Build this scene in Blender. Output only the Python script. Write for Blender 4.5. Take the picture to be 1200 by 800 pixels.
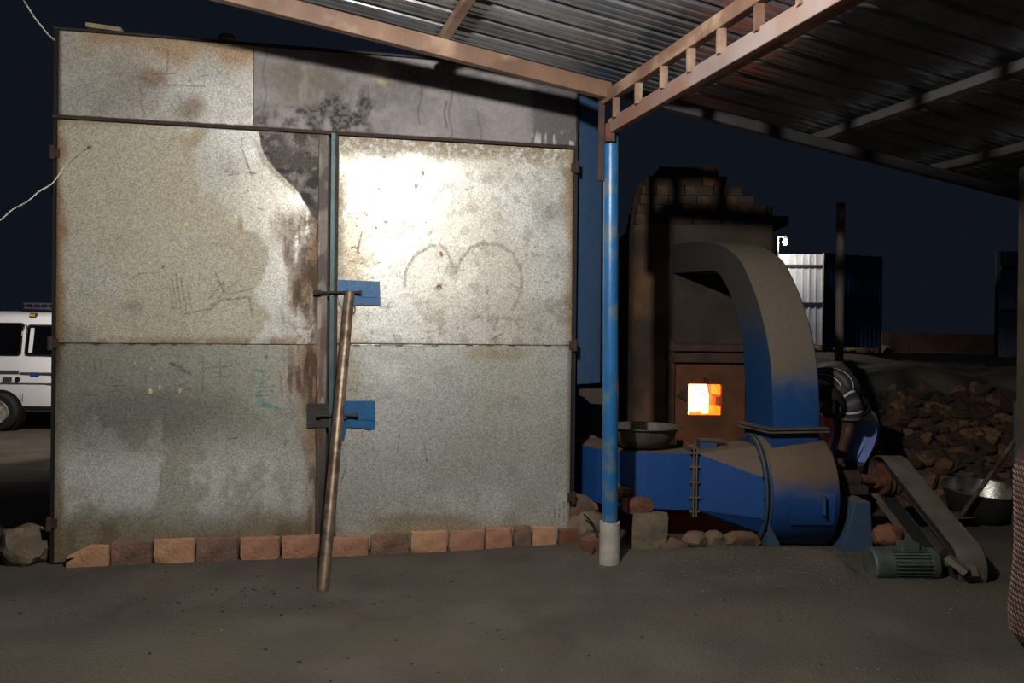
import bpy, bmesh, math, random
import numpy as np
from mathutils import Vector, Matrix, noise
random.seed(7); rng = np.random.default_rng(7)
for o in list(bpy.data.objects): bpy.data.objects.remove(o)
S = bpy.context.scene; C = S.collection

# ------------------------------------------------------------------ camera, world, exposure
F, H = 890.0, 1.2
cf = Vector((0, 1, -.0034)).normalized(); cr = Vector((1, 0, .01)).normalized(); cu = cr.cross(cf)
CP = Vector((0, 0, H))
cam_d = bpy.data.cameras.new('camera'); cam = bpy.data.objects.new('camera', cam_d); C.objects.link(cam)
cam_d.sensor_width = 36; cam_d.lens = 36*F/1200; cam_d.clip_start = .05
m = Matrix((cr, cu, -cf)).transposed().to_4x4(); m.translation = CP; cam.matrix_world = m
S.camera = cam
w = bpy.data.worlds.new('night_sky'); S.world = w; w.use_nodes = True
bg = w.node_tree.nodes['Background']; bg.inputs[0].default_value = (.0050, .0066, .0116, 1); bg.inputs[1].default_value = 1.0
S.view_settings.view_transform = 'Standard'; S.view_settings.look = 'None'
S.view_settings.gamma = 1; S.view_settings.use_curve_mapping = False
S.view_settings.exposure = 0.0

# ------------------------------------------------------------------ survey helpers: photo measurements to metres
def ray(x, y): return cf + cr*((x-600)/F) - cu*((y-400)/F)
def P(x, y, Y):
    d = ray(x, y); return CP + d*(Y/d.y)
def G(x, y, z=0.):
    d = ray(x, y); return CP + d*((z-H)/d.z)
def on_plane(x, y, p, n):
    d = ray(x, y); return CP + d*((p-CP).dot(n)/d.dot(n))
def proj_np(pts):
    v = pts - np.array(CP); d = v @ np.array(cf)
    return 600+F*(v @ np.array(cr))/d, 400-F*(v @ np.array(cu))/d
KL = P(66, 400, 3.95); KR = P(669, 403, 4.475); KL.z = 0; KR.z = 0
KU = (KR-KL).normalized(); KN = Vector((KU.y, -KU.x, 0)); KW = -KN
def K(x, y):
    p = on_plane(x, y, KL, KN); return ((p-KL).dot(KU), p.z)
def KP(u, z, off=0.): return KL + KU*u + KN*off + Vector((0, 0, z))
def KPX(x, y, off=0.):
    u, z = K(x, y); return KP(u, z, off)

# ------------------------------------------------------------------ materials
def lin(c): return tuple(((v/255)/12.92 if v/255 <= .04045 else ((v/255+.055)/1.055)**2.4) for v in c)
MATS = {}
def mat(name, col, rough=.7, metal=0., col2=None, scale=8., bump=0., bscale=60., emit=0., detail=6., c0=.35, c1=.65, spec=.5, col3=None, scale3=2.):
    if name in MATS: return MATS[name]
    m = bpy.data.materials.new(name); m.use_nodes = True; nt = m.node_tree; N = nt.nodes; L = nt.links
    b = N['Principled BSDF']; b.inputs['Roughness'].default_value = rough; b.inputs['Metallic'].default_value = metal
    b.inputs['Specular IOR Level'].default_value = spec
    a = lin(col)+(1,); tc = N.new('ShaderNodeTexCoord')
    if col2 is None: col2 = tuple(max(0, v*.82) for v in col)
    n = N.new('ShaderNodeTexNoise'); n.inputs['Scale'].default_value = scale; n.inputs['Detail'].default_value = detail
    L.new(tc.outputs['Object'], n.inputs['Vector'])
    r = N.new('ShaderNodeValToRGB'); r.color_ramp.elements[0].position = c0; r.color_ramp.elements[1].position = c1
    r.color_ramp.elements[0].color = a; r.color_ramp.elements[1].color = lin(col2)+(1,)
    L.new(n.outputs['Fac'], r.inputs['Fac']); out = r.outputs['Color']
    if col3 is not None:
        n3 = N.new('ShaderNodeTexNoise'); n3.inputs['Scale'].default_value = scale3; n3.inputs['Detail'].default_value = 8
        L.new(tc.outputs['Object'], n3.inputs['Vector'])
        r3 = N.new('ShaderNodeValToRGB'); r3.color_ramp.elements[0].position = .5; r3.color_ramp.elements[1].position = .62
        L.new(n3.outputs['Fac'], r3.inputs['Fac'])
        mx = N.new('ShaderNodeMix'); mx.data_type = 'RGBA'; L.new(r3.outputs['Color'], mx.inputs['Factor'])
        L.new(out, mx.inputs['A']); mx.inputs['B'].default_value = lin(col3)+(1,); out = mx.outputs['Result']
    L.new(out, b.inputs['Base Color'])
    if bump:
        n2 = N.new('ShaderNodeTexNoise'); n2.inputs['Scale'].default_value = bscale; n2.inputs['Detail'].default_value = 8
        L.new(tc.outputs['Object'], n2.inputs['Vector'])
        bp = N.new('ShaderNodeBump'); bp.inputs['Strength'].default_value = bump; bp.inputs['Distance'].default_value = .02
        L.new(n2.outputs['Fac'], bp.inputs['Height']); L.new(bp.outputs['Normal'], b.inputs['Normal'])
    if emit:
        b.inputs['Emission Color'].default_value = a; b.inputs['Emission Strength'].default_value = emit
    MATS[name] = m; return m
def attr_mat(name, spangle=1., metal=.5, r0=.36, r1=.75, scale=130.):
    """sheet metal: stain colours in the 'Col' attribute (alpha = how clean), zinc spangle from voronoi cells"""
    m = bpy.data.materials.new(name); m.use_nodes = True; nt = m.node_tree; N = nt.nodes; L = nt.links
    b = N['Principled BSDF']; at = N.new('ShaderNodeAttribute'); at.attribute_name = 'Col'
    tc = N.new('ShaderNodeTexCoord'); v = N.new('ShaderNodeTexVoronoi'); v.inputs['Scale'].default_value = scale
    L.new(tc.outputs['Object'], v.inputs['Vector'])
    sp = N.new('ShaderNodeSeparateColor'); L.new(v.outputs['Color'], sp.inputs['Color'])
    mr = N.new('ShaderNodeMapRange'); mr.inputs['To Min'].default_value = 1-.34*spangle; mr.inputs['To Max'].default_value = 1+.16*spangle
    L.new(sp.outputs[0], mr.inputs['Value'])
    mu = N.new('ShaderNodeVectorMath'); mu.operation = 'SCALE'; L.new(at.outputs['Color'], mu.inputs[0]); L.new(mr.outputs['Result'], mu.inputs['Scale'])
    L.new(mu.outputs['Vector'], b.inputs['Base Color'])
    me = N.new('ShaderNodeMath'); me.operation = 'MULTIPLY'; me.inputs[1].default_value = metal; L.new(at.outputs['Alpha'], me.inputs[0]); L.new(me.outputs[0], b.inputs['Metallic'])
    ro = N.new('ShaderNodeMapRange'); ro.inputs['To Min'].default_value = r1; ro.inputs['To Max'].default_value = r0
    L.new(at.outputs['Alpha'], ro.inputs['Value'])
    ad = N.new('ShaderNodeMath'); ad.operation = 'MULTIPLY_ADD'; ad.inputs[1].default_value = .16*spangle; L.new(sp.outputs[1], ad.inputs[0]); L.new(ro.outputs['Result'], ad.inputs[2])
    L.new(ad.outputs[0], b.inputs['Roughness'])
    bp = N.new('ShaderNodeBump'); bp.inputs['Strength'].default_value = .10*spangle; bp.inputs['Distance'].default_value = .01
    L.new(sp.outputs[2], bp.inputs['Height']); L.new(bp.outputs['Normal'], b.inputs['Normal'])
    MATS[name] = m; return m
def dusty_mat(name, paint, dust, lo=.05, hi=.4, z0=None, z1=None, rough=.5):
    """painted steel with dust settled on upward faces (and, with z0/z1, soot film above a height)"""
    m = bpy.data.materials.new(name); m.use_nodes = True; nt = m.node_tree; N = nt.nodes; L = nt.links
    b = N['Principled BSDF']; g = N.new('ShaderNodeNewGeometry'); s = N.new('ShaderNodeSeparateXYZ'); L.new(g.outputs['Normal'], s.inputs[0])
    tc = N.new('ShaderNodeTexCoord'); n = N.new('ShaderNodeTexNoise'); n.inputs['Scale'].default_value = 9; n.inputs['Detail'].default_value = 9
    L.new(tc.outputs['Object'], n.inputs['Vector'])
    a = N.new('ShaderNodeMath'); a.operation = 'MULTIPLY_ADD'; a.inputs[1].default_value = .30; L.new(n.outputs['Fac'], a.inputs[0]); L.new(s.outputs['Z'], a.inputs[2])
    mr = N.new('ShaderNodeMapRange'); mr.interpolation_type = 'SMOOTHSTEP'; mr.inputs['From Min'].default_value = lo+.15; mr.inputs['From Max'].default_value = hi+.15
    L.new(a.outputs[0], mr.inputs['Value']); fac = mr.outputs['Result']
    if z0 is not None:
        sp = N.new('ShaderNodeSeparateXYZ'); L.new(g.outputs['Position'], sp.inputs[0])
        a2 = N.new('ShaderNodeMath'); a2.operation = 'MULTIPLY_ADD'; a2.inputs[1].default_value = .3; L.new(n.outputs['Fac'], a2.inputs[0]); L.new(sp.outputs['Z'], a2.inputs[2])
        m2 = N.new('ShaderNodeMapRange'); m2.interpolation_type = 'SMOOTHSTEP'; m2.inputs['From Min'].default_value = z0+.15; m2.inputs['From Max'].default_value = z1+.15
        L.new(a2.outputs[0], m2.inputs['Value'])
        mx2 = N.new('ShaderNodeMath'); mx2.operation = 'MAXIMUM'; L.new(fac, mx2.inputs[0]); L.new(m2.outputs['Result'], mx2.inputs[1]); fac = mx2.outputs[0]
    mx = N.new('ShaderNodeMix'); mx.data_type = 'RGBA'; L.new(fac, mx.inputs['Factor'])
    n2 = N.new('ShaderNodeTexNoise'); n2.inputs['Scale'].default_value = 30; n2.inputs['Detail'].default_value = 8; L.new(tc.outputs['Object'], n2.inputs['Vector'])
    rp = N.new('ShaderNodeValToRGB'); rp.color_ramp.elements[0].color = lin([v*.82 for v in paint])+(1,); rp.color_ramp.elements[1].color = lin(paint)+(1,)
    L.new(n2.outputs['Fac'], rp.inputs['Fac']); L.new(rp.outputs['Color'], mx.inputs['A'])
    rd = N.new('ShaderNodeValToRGB'); rd.color_ramp.elements[0].color = lin([v*.85 for v in dust])+(1,); rd.color_ramp.elements[1].color = lin(dust)+(1,)
    L.new(n2.outputs['Fac'], rd.inputs['Fac']); L.new(rd.outputs['Color'], mx.inputs['B'])
    L.new(mx.outputs['Result'], b.inputs['Base Color'])
    rr = N.new('ShaderNodeMapRange'); rr.inputs['To Min'].default_value = rough; rr.inputs['To Max'].default_value = .95; L.new(fac, rr.inputs['Value']); L.new(rr.outputs['Result'], b.inputs['Roughness'])
    b.inputs['Specular IOR Level'].default_value = .35
    MATS[name] = m; return m

M = MATS
mat('dark_steel', (52, 48, 46), .7, .2, (38, 30, 26), 9, .1)
mat('rust_tube', (116, 88, 70), .6, .1, (92, 68, 54), 5, .12, 90, col3=(142, 118, 98), scale3=4.2)
mat('dim_tube', (66, 63, 64), .7, .1, (56, 53, 54), 4, .08)
mat('grey_tube', (126, 112, 108), .6, .15, (112, 96, 90), 4, .08, 90, col3=(120, 88, 74), scale3=2.2)
mat('rust', (104, 62, 44), .85, .1, (74, 42, 32), 14, .25)
mat('rust_dark', (66, 46, 40), .85, .1, (50, 34, 30), 14, .25)
mat('pole_blue', (36, 100, 152), .36, 0, (30, 86, 136), 6, .05, 40, col3=(84, 104, 120), scale3=9)
mat('concrete', (176, 170, 160), .9, 0, (150, 144, 134), 12, .25, 80)
mat('concrete_dirty', (120, 104, 84), .95, 0, (92, 80, 64), 9, .5, 40)
mat('galv_roof', (172, 175, 180), .30, .8, (124, 128, 134), 3, .05, 200, c0=.3, c1=.7)
mat('soil', (86, 78, 69), .95, 0, (62, 56, 49), 2.6, .7, 60, detail=12, col3=(84, 76, 64), scale3=1.3)
mat('brick_a', (172, 126, 100), .92, 0, (146, 104, 82), 14, .5, 60)
mat('brick_b', (188, 146, 114), .92, 0, (166, 122, 92), 12, .5, 60)
mat('brick_c', (140, 104, 86), .95, 0, (92, 74, 64), 10, .6, 50)
mat('brick_d', (120, 76, 54), .95, 0, (94, 62, 46), 10, .5, 50)
mat('pipe_steel', (142, 124, 104), .42, .55, (96, 80, 66), 20, .12, 120, col3=(90, 74, 60), scale3=8)
mat('plate_blue', (20, 88, 134), .5, 0, (16, 76, 120), 20, .1)
mat('jamb_green', (66, 92, 94), .5, .1, (54, 74, 76), 12, .1)
mat('soot_plate', (58, 52, 48), .8, .1, (44, 40, 38), 12, .2)
mat('plaster', (118, 88, 62), .95, 0, (92, 68, 50), 5, .4, 25, col3=(66, 54, 46), scale3=1.6)
mat('dark_plaster', (78, 66, 56), .95, 0, (60, 52, 46), 4, .4, 25)  # darker, greyer plaster tone for the hood wall and gusset
mat('furnace_panel', (120, 74, 46), .8, .1, (94, 58, 38), 6, .2, 60)
mat('furnace_steel', (84, 62, 52), .7, .2, (62, 46, 40), 9, .2)
mat('fire_brick', (200, 120, 70), .9, 0, (150, 84, 50), 16, .4)
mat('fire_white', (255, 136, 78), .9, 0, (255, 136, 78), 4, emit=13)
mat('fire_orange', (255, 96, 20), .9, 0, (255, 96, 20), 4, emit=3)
dusty_mat('fan_blue', (32, 74, 134), (116, 98, 80), -.05, .45)
dusty_mat('duct_blue', (30, 74, 138), (112, 96, 80), .12, .6)
dusty_mat('elbow_blue', (34, 80, 136), (122, 110, 94), .30, .75, .84, 1.12)
dusty_mat('elbow_cheek', (30, 66, 106), (64, 60, 58), .5, .9, 1.02, 1.5, rough=.35)
dusty_mat('casing_blue', (76, 104, 142), (104, 92, 80), .3, .7)
dusty_mat('bracket_blue', (62, 84, 106), (104, 94, 82), .3, .7)
mat('bowl_iron', (112, 102, 92), .6, .3, (84, 76, 68), 12, .15)
mat('bowl_outer', (44, 42, 40), .7, .2, (34, 32, 30), 10, .15)
mat('bowl_inner', (190, 186, 176), .35, .8, (96, 90, 82), 9, .15)
mat('motor_green', (84, 92, 84), .55, .2, (66, 70, 66), 10, .1)
mat('rubber', (30, 29, 29), .8, 0)
mat('guard_steel', (120, 108, 98), .6, .3, (96, 86, 78), 8, .1)
mat('husk_a', (110, 80, 60), .95, 0, (72, 52, 42), 8, .6, 40)
mat('husk_b', (82, 60, 48), .95, 0, (54, 40, 34), 8, .6, 40)
mat('husk_c', (146, 106, 76), .95, 0, (98, 70, 52), 8, .6, 40)
mat('tarp', (72, 70, 56), .7, 0, (56, 54, 44), 3, .2, 20)
mat('fence_white', (196, 200, 208), .5, .2, (176, 182, 192), 4)
mat('fence_blue', (60, 80, 128), .5, .2, (50, 68, 112), 4)
mat('fence_grey', (124, 134, 152), .6, .2, (108, 118, 136), 4)
mat('mud', (112, 84, 66), .95, 0, (84, 64, 52), 3, .5, 20)
mat('van_white', (222, 222, 226), .3, 0, (216, 216, 220), 2)
mat('van_glass', (10, 11, 14), .1, 0, (8, 9, 12), 2, spec=.25)
mat('black_trim', (20, 20, 21), .6, 0)
mat('decal_blue', (52, 62, 150), .4, 0)
mat('decal_grey', (70, 70, 78), .4, 0)
mat('rim_grey', (178, 174, 168), .4, .1, (120, 116, 110), 20)
mat('yellow', (206, 168, 44), .5, 0)
mat('chrome', (170, 168, 164), .3, .8)
mat('skin', (74, 48, 38), .6, 0, (64, 42, 34), 12)
mat('hair', (18, 16, 15), .8, 0)
mat('lungi', (128, 148, 206), .85, 0, (112, 132, 190), 6)
mat('undershirt', (190, 184, 172), .9, 0)
mat('sole', (60, 46, 40), .8, 0)
mat('sack', (74, 52, 46), .85, 0, (52, 36, 32), 14, .3)
mat('sack_weave', (150, 124, 108), .7, 0, (112, 90, 78), 20)
mat('wire_white', (196, 190, 176), .6, 0)
mat('timber_dull', (92, 84, 68), .85, 0, (76, 68, 56), 8, .2)
mat('timber', (150, 134, 102), .8, 0, (120, 104, 80), 8, .2)
mat('pole_grey', (150, 140, 126), .6, 0, (120, 110, 98), 6)
mat('post_dark', (64, 74, 82), .6, .1, (50, 58, 66), 6)
mat('straw', (134, 116, 88), .9, 0)
mat('gravel', (128, 116, 100), .95, 0, (70, 62, 54), 3)
mat('lamp_body', (200, 200, 200), .5, 0)
mat('bulb_main', (255, 252, 246), .5, 0, (255, 252, 246), emit=3700)
mat('bulb_yard', (255, 244, 228), .5, 0, (255, 244, 228), emit=1000)
mat('added_flood_glow', (255, 246, 236), .5, 0, (255, 246, 236), emit=470)

# ------------------------------------------------------------------ mesh helpers
ORG = {}
def empty(name, loc, label=None, cat=None, group=None, kind=None):
    o = bpy.data.objects.new(name, None); o.location = loc; o.empty_display_size = .1; C.objects.link(o); ORG[o.name] = Vector(loc)
    return tag(o, label, cat, group, kind)
def tag(o, label=None, cat=None, group=None, kind=None):
    if label: o['label'] = label
    if cat: o['category'] = cat
    if group: o['group'] = group
    if kind: o['kind'] = kind
    return o
class MB:
    def __init__(s): s.v = []; s.f = []; s.c = None
    def add(s, vs, fs):
        k = len(s.v); s.v += [Vector(p) for p in vs]; s.f += [tuple(i+k for i in f) for f in fs]; return s
    def box(s, c, size, X=Vector((1, 0, 0)), Y=Vector((0, 1, 0)), Z=Vector((0, 0, 1))):
        c = Vector(c); a, b, d = size[0]/2, size[1]/2, size[2]/2
        vs = [c+X*(a*i)+Y*(b*j)+Z*(d*k) for k in (-1, 1) for j in (-1, 1) for i in (-1, 1)]
        return s.add(vs, [(0, 2, 3, 1), (4, 5, 7, 6), (0, 1, 5, 4), (2, 6, 7, 3), (0, 4, 6, 2), (1, 3, 7, 5)])
    def beam(s, p0, p1, wd, ht, up=Vector((0, 0, 1))):
        p0, p1 = Vector(p0), Vector(p1); Y = (p1-p0).normalized(); X = Y.cross(up).normalized(); Z = X.cross(Y)
        return s.box((p0+p1)/2, (wd, (p1-p0).length, ht), X, Y, Z)
    def cyl(s, p0, p1, r0, r1=None, n=20, cap=True):
        r1 = r0 if r1 is None else r1; p0, p1 = Vector(p0), Vector(p1); A = (p1-p0).normalized()
        X = A.orthogonal().normalized(); Y = A.cross(X); vs = []
        for p, r in ((p0, r0), (p1, r1)): vs += [p+X*(r*math.cos(t))+Y*(r*math.sin(t)) for t in (2*math.pi*i/n for i in range(n))]
        fs = [(i, (i+1) % n, n+(i+1) % n, n+i) for i in range(n)]
        if cap: fs += [tuple(range(n))[::-1], tuple(range(n, 2*n))]
        return s.add(vs, fs)
    def tube(s, pts, r, n=8):
        pts = [Vector(p) for p in pts]; rs = r if isinstance(r, (list, tuple)) else [r]*len(pts); vs = []; ref = None
        for i, p in enumerate(pts):
            t = (pts[min(i+1, len(pts)-1)]-pts[max(i-1, 0)]).normalized()
            X = t.orthogonal().normalized() if ref is None else (ref-t*ref.dot(t)).normalized(); ref = X; Y = t.cross(X)
            vs += [p+X*(rs[i]*math.cos(a))+Y*(rs[i]*math.sin(a)) for a in (2*math.pi*k/n for k in range(n))]
        fs = [(i*n+k, i*n+(k+1) % n, (i+1)*n+(k+1) % n, (i+1)*n+k) for i in range(len(pts)-1) for k in range(n)]
        fs += [tuple(range(n))[::-1], tuple(range((len(pts)-1)*n, len(pts)*n))]
        return s.add(vs, fs)
    def loft(s, rings, cap=True):
        n = len(rings[0]); vs = [p for r in rings for p in r]
        fs = [(i*n+k, i*n+(k+1) % n, (i+1)*n+(k+1) % n, (i+1)*n+k) for i in range(len(rings)-1) for k in range(n)]
        if cap: fs += [tuple(range(n))[::-1], tuple(range((len(rings)-1)*n, len(rings)*n))]
        return s.add(vs, fs)
    def lathe(s, prof, c, A=Vector((0, 0, 1)), n=32):
        c = Vector(c); A = A.normalized(); X = A.orthogonal().normalized(); Y = A.cross(X)
        rings = [[c+A*h+X*(r*math.cos(t))+Y*(r*math.sin(t)) for t in (2*math.pi*i/n for i in range(n))] for r, h in prof]
        return s.loft(rings, cap=True)
    def prism(s, poly, ext):
        poly = [Vector(p) for p in poly]; ext = Vector(ext); n = len(poly)
        return s.add(poly+[p+ext for p in poly], [tuple(range(n))[::-1], tuple(range(n, 2*n))]+[(i, (i+1) % n, n+(i+1) % n, n+i) for i in range(n)])
    def build(s, name, mt, parent=None, org=None, bevel=0., smooth=False, seg=2, kind=None):
        o0 = ORG[parent.name] if parent else Vector(org if org is not None else (0, 0, 0))
        me = bpy.data.meshes.new(name); me.from_pydata([tuple(p-o0) for p in s.v], [], s.f)
        bm = bmesh.new(); bm.from_mesh(me); bmesh.ops.recalc_face_normals(bm, faces=bm.faces)
        if bevel: bmesh.ops.bevel(bm, geom=list(bm.edges), offset=bevel, segments=seg, affect='EDGES', profile=.5, clamp_overlap=True)
        bm.to_mesh(me); bm.free()
        me.materials.append(M[mt] if isinstance(mt, str) else mt)
        if smooth: me.shade_smooth(); me.set_sharp_from_angle(angle=math.radians(40))
        o = bpy.data.objects.new(name, me); C.objects.link(o)
        if parent: o.parent = parent
        else: o.location = o0
        ORG[o.name] = o0
        if kind: o['kind'] = kind
        return o
def np_mesh(name, V, Fq, mt, parent=None, org=(0, 0, 0), col=None, smooth=True):
    o0 = ORG[parent.name] if parent else Vector(org)
    me = bpy.data.meshes.new(name); nv, nf = len(V), len(Fq)
    me.vertices.add(nv); me.vertices.foreach_set('co', (V-np.array(o0)).astype(np.float32).ravel())
    me.loops.add(nf*4); me.loops.foreach_set('vertex_index', Fq.astype(np.int32).ravel())
    me.polygons.add(nf); me.polygons.foreach_set('loop_start', np.arange(0, nf*4, 4, dtype=np.int32))
    me.update(calc_edges=True); me.validate()
    if col is not None:
        a = me.color_attributes.new('Col', 'FLOAT_COLOR', 'POINT'); a.data.foreach_set('color', col.astype(np.float32).ravel())
    me.materials.append(M[mt])
    if smooth: me.shade_smooth()
    o = bpy.data.objects.new(name, me); C.objects.link(o)
    if parent: o.parent = parent
    else: o.location = o0
    ORG[o.name] = o0; return o
def grid_faces(nx, ny, base=0):
    i = np.arange(nx-1)[None, :]+np.arange(ny-1)[:, None]*nx+base
    return np.stack([i, i+1, i+1+nx, i+nx], -1).reshape(-1, 4)
_perm = rng.random((256, 256))
def vnoise(x, y):
    xi = np.floor(x).astype(int); yi = np.floor(y).astype(int); fx = x-xi; fy = y-yi
    fx = fx*fx*(3-2*fx); fy = fy*fy*(3-2*fy); g = lambda a, b: _perm[a % 256, b % 256]
    return (g(xi, yi)*(1-fx)+g(xi+1, yi)*fx)*(1-fy)+(g(xi, yi+1)*(1-fx)+g(xi+1, yi+1)*fx)*fy
def fbm(x, y, s, o=5, sy=None, k=0):
    sy = s if sy is None else sy; t = 0; a = .5; tot = 0
    for i in range(o):
        t = t+a*vnoise(x*s*2**i+17.3*i+31*k, y*sy*2**i+7.7*i+53*k); tot += a; a *= .5
    return t/tot
def sst(a, b, x):
    t = np.clip((x-a)/(b-a), 0, 1); return t*t*(3-2*t)

# ------------------------------------------------------------------ ground
def ground_h(x, y):
    h = (fbm(x+40, y+40, .8, 4)-.5)*.05+(fbm(x+40, y+40, 3., 4, k=3)-.5)*.022
    near = np.exp(-((x+1)**2)/6-((y-3.2)**2)/.9); h = h*(1-.6*near)
    pit = sst(.55, .75, x)*sst(2.02, 1.9, x)*sst(4.3, 4.44, y)*sst(5.6, 5.4, y)
    h = h-.22*pit
    h = h+.075*np.exp(-((x-1.25)/.55)**2-((y-4.1)/.2)**2)+.03*np.exp(-((x-1.7)/.35)**2-((y-4.05)/.2)**2)
    h = h-.10*np.exp(-(np.maximum(abs(x-2.15)-.3, 0)/.09)**2-(np.maximum(abs(y-3.97)-.06, 0)/.10)**2)
    h = h+.05*np.exp(-((x-1.8)/.25)**2-((y-3.95)/.12)**2)
    rise = sst(2.0, 3.5, x-.1*y)*sst(8.2, 12.5, y); h = h+1.02*rise
    h = h*np.where(y > 14, .6, 1)+np.where(y > 14, .4*1.02*rise, 0)
    heap = np.clip((y-5.5)*.60, 0, .82)*np.clip((x-2.35)/.5, 0, 1); h = np.maximum(h, heap*sst(9.0, 8.4, y))
    flat = sst(-3.2, -4.5, x); h = h*(1-.8*flat)
    return h
def gh(x, y): return float(ground_h(np.array([float(x)]), np.array([float(y)]))[0])
xs = np.concatenate([np.arange(-14, -4, .35), np.arange(-4, 4.6, .035), np.arange(4.6, 14, .35)])
ys = np.concatenate([np.arange(-3, 1.6, .3), np.arange(1.6, 7.2, .035), np.arange(7.2, 24, .2)])
gx, gy = np.meshgrid(xs, ys); gz = ground_h(gx, gy)
fl = np_mesh('floor', np.stack([gx, gy, gz], -1).reshape(-1, 3), grid_faces(len(xs), len(ys)), 'soil'); tag(fl, 'bare dark earth floor', kind='structure')

# ------------------------------------------------------------------ roof: corrugated sheets on a steel tube frame
DT = Vector((-.325, .946, 0)).normalized(); RR = Vector((.946, .325, -.116)).normalized(); RN = DT.cross(RR); RN = RN if RN.z > 0 else -RN
RP = Vector((.467, 4.0, 2.502))
def RF(a, b, h=0.): return RP+DT*a+RR*b+RN*h
ceil = empty('ceiling', RF(-1, 0), kind='structure'); tag(ceil, 'corrugated metal roof sheets over the yard')
def roof_sheet(a0, b0, b1, lift=0.):
    per = .165; prof = []
    for k in range(6):
        s = a0+k*per
        prof += [(s, 0), (s+.026, .0), (s+.031, .004), (s+.047, .004), (s+.052, 0), (s+.078, 0), (s+.083, .004), (s+.099, .004), (s+.104, 0), (s+.118, 0), (s+.130, .026), (s+.150, .026), (s+.162, 0)]
    prof.append((a0+6*per+.01, 0))
    nb = 24; bs = np.linspace(b0, b1, nb); mb = MB(); rows = []
    for j, b in enumerate(bs):
        for (a, h) in prof:
            wv = .006*noise.noise(Vector((a*3, b*1.5, 1.7)))
            rows.append(RF(a, b, .098+h+lift+wv))
    n = len(prof); nv = len(rows)
    mb.add(rows, [(j*n+k, j*n+k+1, (j+1)*n+k+1, (j+1)*n+k) for j in range(nb-1) for k in range(n-1)])
    mb.build('roof_sheet', 'galv_roof', ceil)
for i in range(4):
    for j, (b0, b1) in enumerate(((-4.2, -1.5), (-1.55, 1.2), (1.15, 4.6))):
        roof_sheet(.12-.99*(i+1), b0, b1, .0015*j+.0008*i)
rf = empty('roof_frame', RF(0, 0)-Vector((0, 0, 0)), 'steel tube roof frame on a blue round post', 'roof frame')
ORG[rf.name] = Vector((.528, 4.03, 0)); rf.location = (.528, 4.03, 0)
MB().beam(RF(-.03, -4.2, 0), RF(-.03, .02, 0), .045, .085, RN).build('rafter', 'rust_tube', rf, bevel=.004)
MB().beam(RF(-.06, .02, -.002), RF(-.06, 4.6, -.002), .045, .06, RN).build('rafter', 'dim_tube', rf, bevel=.004)
for b, mt, hh, wd, a0, a1 in ((-.876, 'rust_tube', .068, .045, -3.8, .16), (.40, 'rust_tube', .05, .05, -3.8, -.05), (1.40, 'dim_tube', .055, .06, -3.8, .1), (2.315, 'dim_tube', .055, .06, -3.8, .1), (-2.2, 'rust_tube', .068, .045, -3.8, .16)):
    MB().beam(RF(a0, b, hh), RF(a1, b, hh), wd, .05, RN).build('purlin', mt, rf, bevel=.004)
# truss: two chords with short uprights, lying over the post and running toward the viewer
tb = Vector((.49, 4.0, 0))
def TP(a, z): return Vector((.486, 4.0, z))+DT*a
tr = MB().beam(TP(-3.8, 2.470), TP(.06, 2.470), .045, .062).build('truss', 'rust_tube', rf, bevel=.004)
MB().beam(TP(-3.8, 2.318), TP(.0, 2.318)+Vector((.02, 0, 0)), .036, .075).build('lower_chord', 'grey_tube', tr, bevel=.004)
for a in (-.107, -.345, -.584, -.809, -1.03, -1.268, -1.5, -1.73, -1.97):
    MB().beam(TP(a, 2.34), TP(a, 2.45), .028, .034, Vector((1, 0, 0))).build('upright', 'rust_tube', tr)
# post and what is welded to its head
pb = Vector((.53, 4.03, 0)); pt = Vector((.515, 4.03, 2.29))
po = MB().cyl(pb+Vector((0, 0, .19)), pt, .0405, .0405, 28).build('support_post', 'pole_blue', rf, smooth=True)
MB().cyl(pb-Vector((0, 0, .06)), pb+Vector((0, 0, .235)), .0565, .054, 28).build('concrete_collar', 'concrete', po, bevel=0, smooth=True)
MB().beam(Vector((.502, 3.985, 2.235)), Vector((.502, 3.985, 2.33)), .05, .05, Vector((1, 0, 0))).build('head_sleeve', 'rust', po, bevel=.003)
q0 = P(705, 120, 4.02); q1 = P(704, 212, 4.02)
MB().beam(q0, q1, .03, .025, Vector((0, 1, 0))).build('angle_bracket', 'rust_dark', po)

# ------------------------------------------------------------------ kiln with sheet metal doors
kiln = empty('drying_kiln', KP(1.38, 0), 'large drying kiln with stained galvanised double doors', 'kiln')
mb = MB(); mb.box(KP(1.387, 1.37, -1.31), (2.79, 2.56, 2.78), KU, KW); mb.build('body', 'dark_steel', kiln)
attr_mat('galv_sheet', 1.05, .55, .31, .78, 165.)
attr_mat('grey_sheet', .35, .25, .5, .8, 60.)
def dseg(px, py, a, b):
    ax, ay = a; bx, by = b; dx, dy = bx-ax, by-ay; t = np.clip(((px-ax)*dx+(py-ay)*dy)/(dx*dx+dy*dy+1e-9), 0, 1)
    return np.hypot(px-ax-t*dx, py-ay-t*dy)
def dpoly(px, py, pts): return np.minimum.reduce([dseg(px, py, pts[i], pts[i+1]) for i in range(len(pts)-1)])
def blob(px, py, cx, cy, rx, ry, soft=.35, nz=None):
    d = np.hypot((px-cx)/rx, (py-cy)/ry)
    if nz is not None: d = d+nz
    return 1-sst(1-soft, 1+soft, d)
def mixc(c, col, a):
    a = np.clip(a, 0, 1)[..., None]; c[..., :3] = c[..., :3]*(1-a)+np.array(lin(col))*a; return c
def dirty(c, a): c[..., 3] *= 1-np.clip(a, 0, 1)
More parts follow.
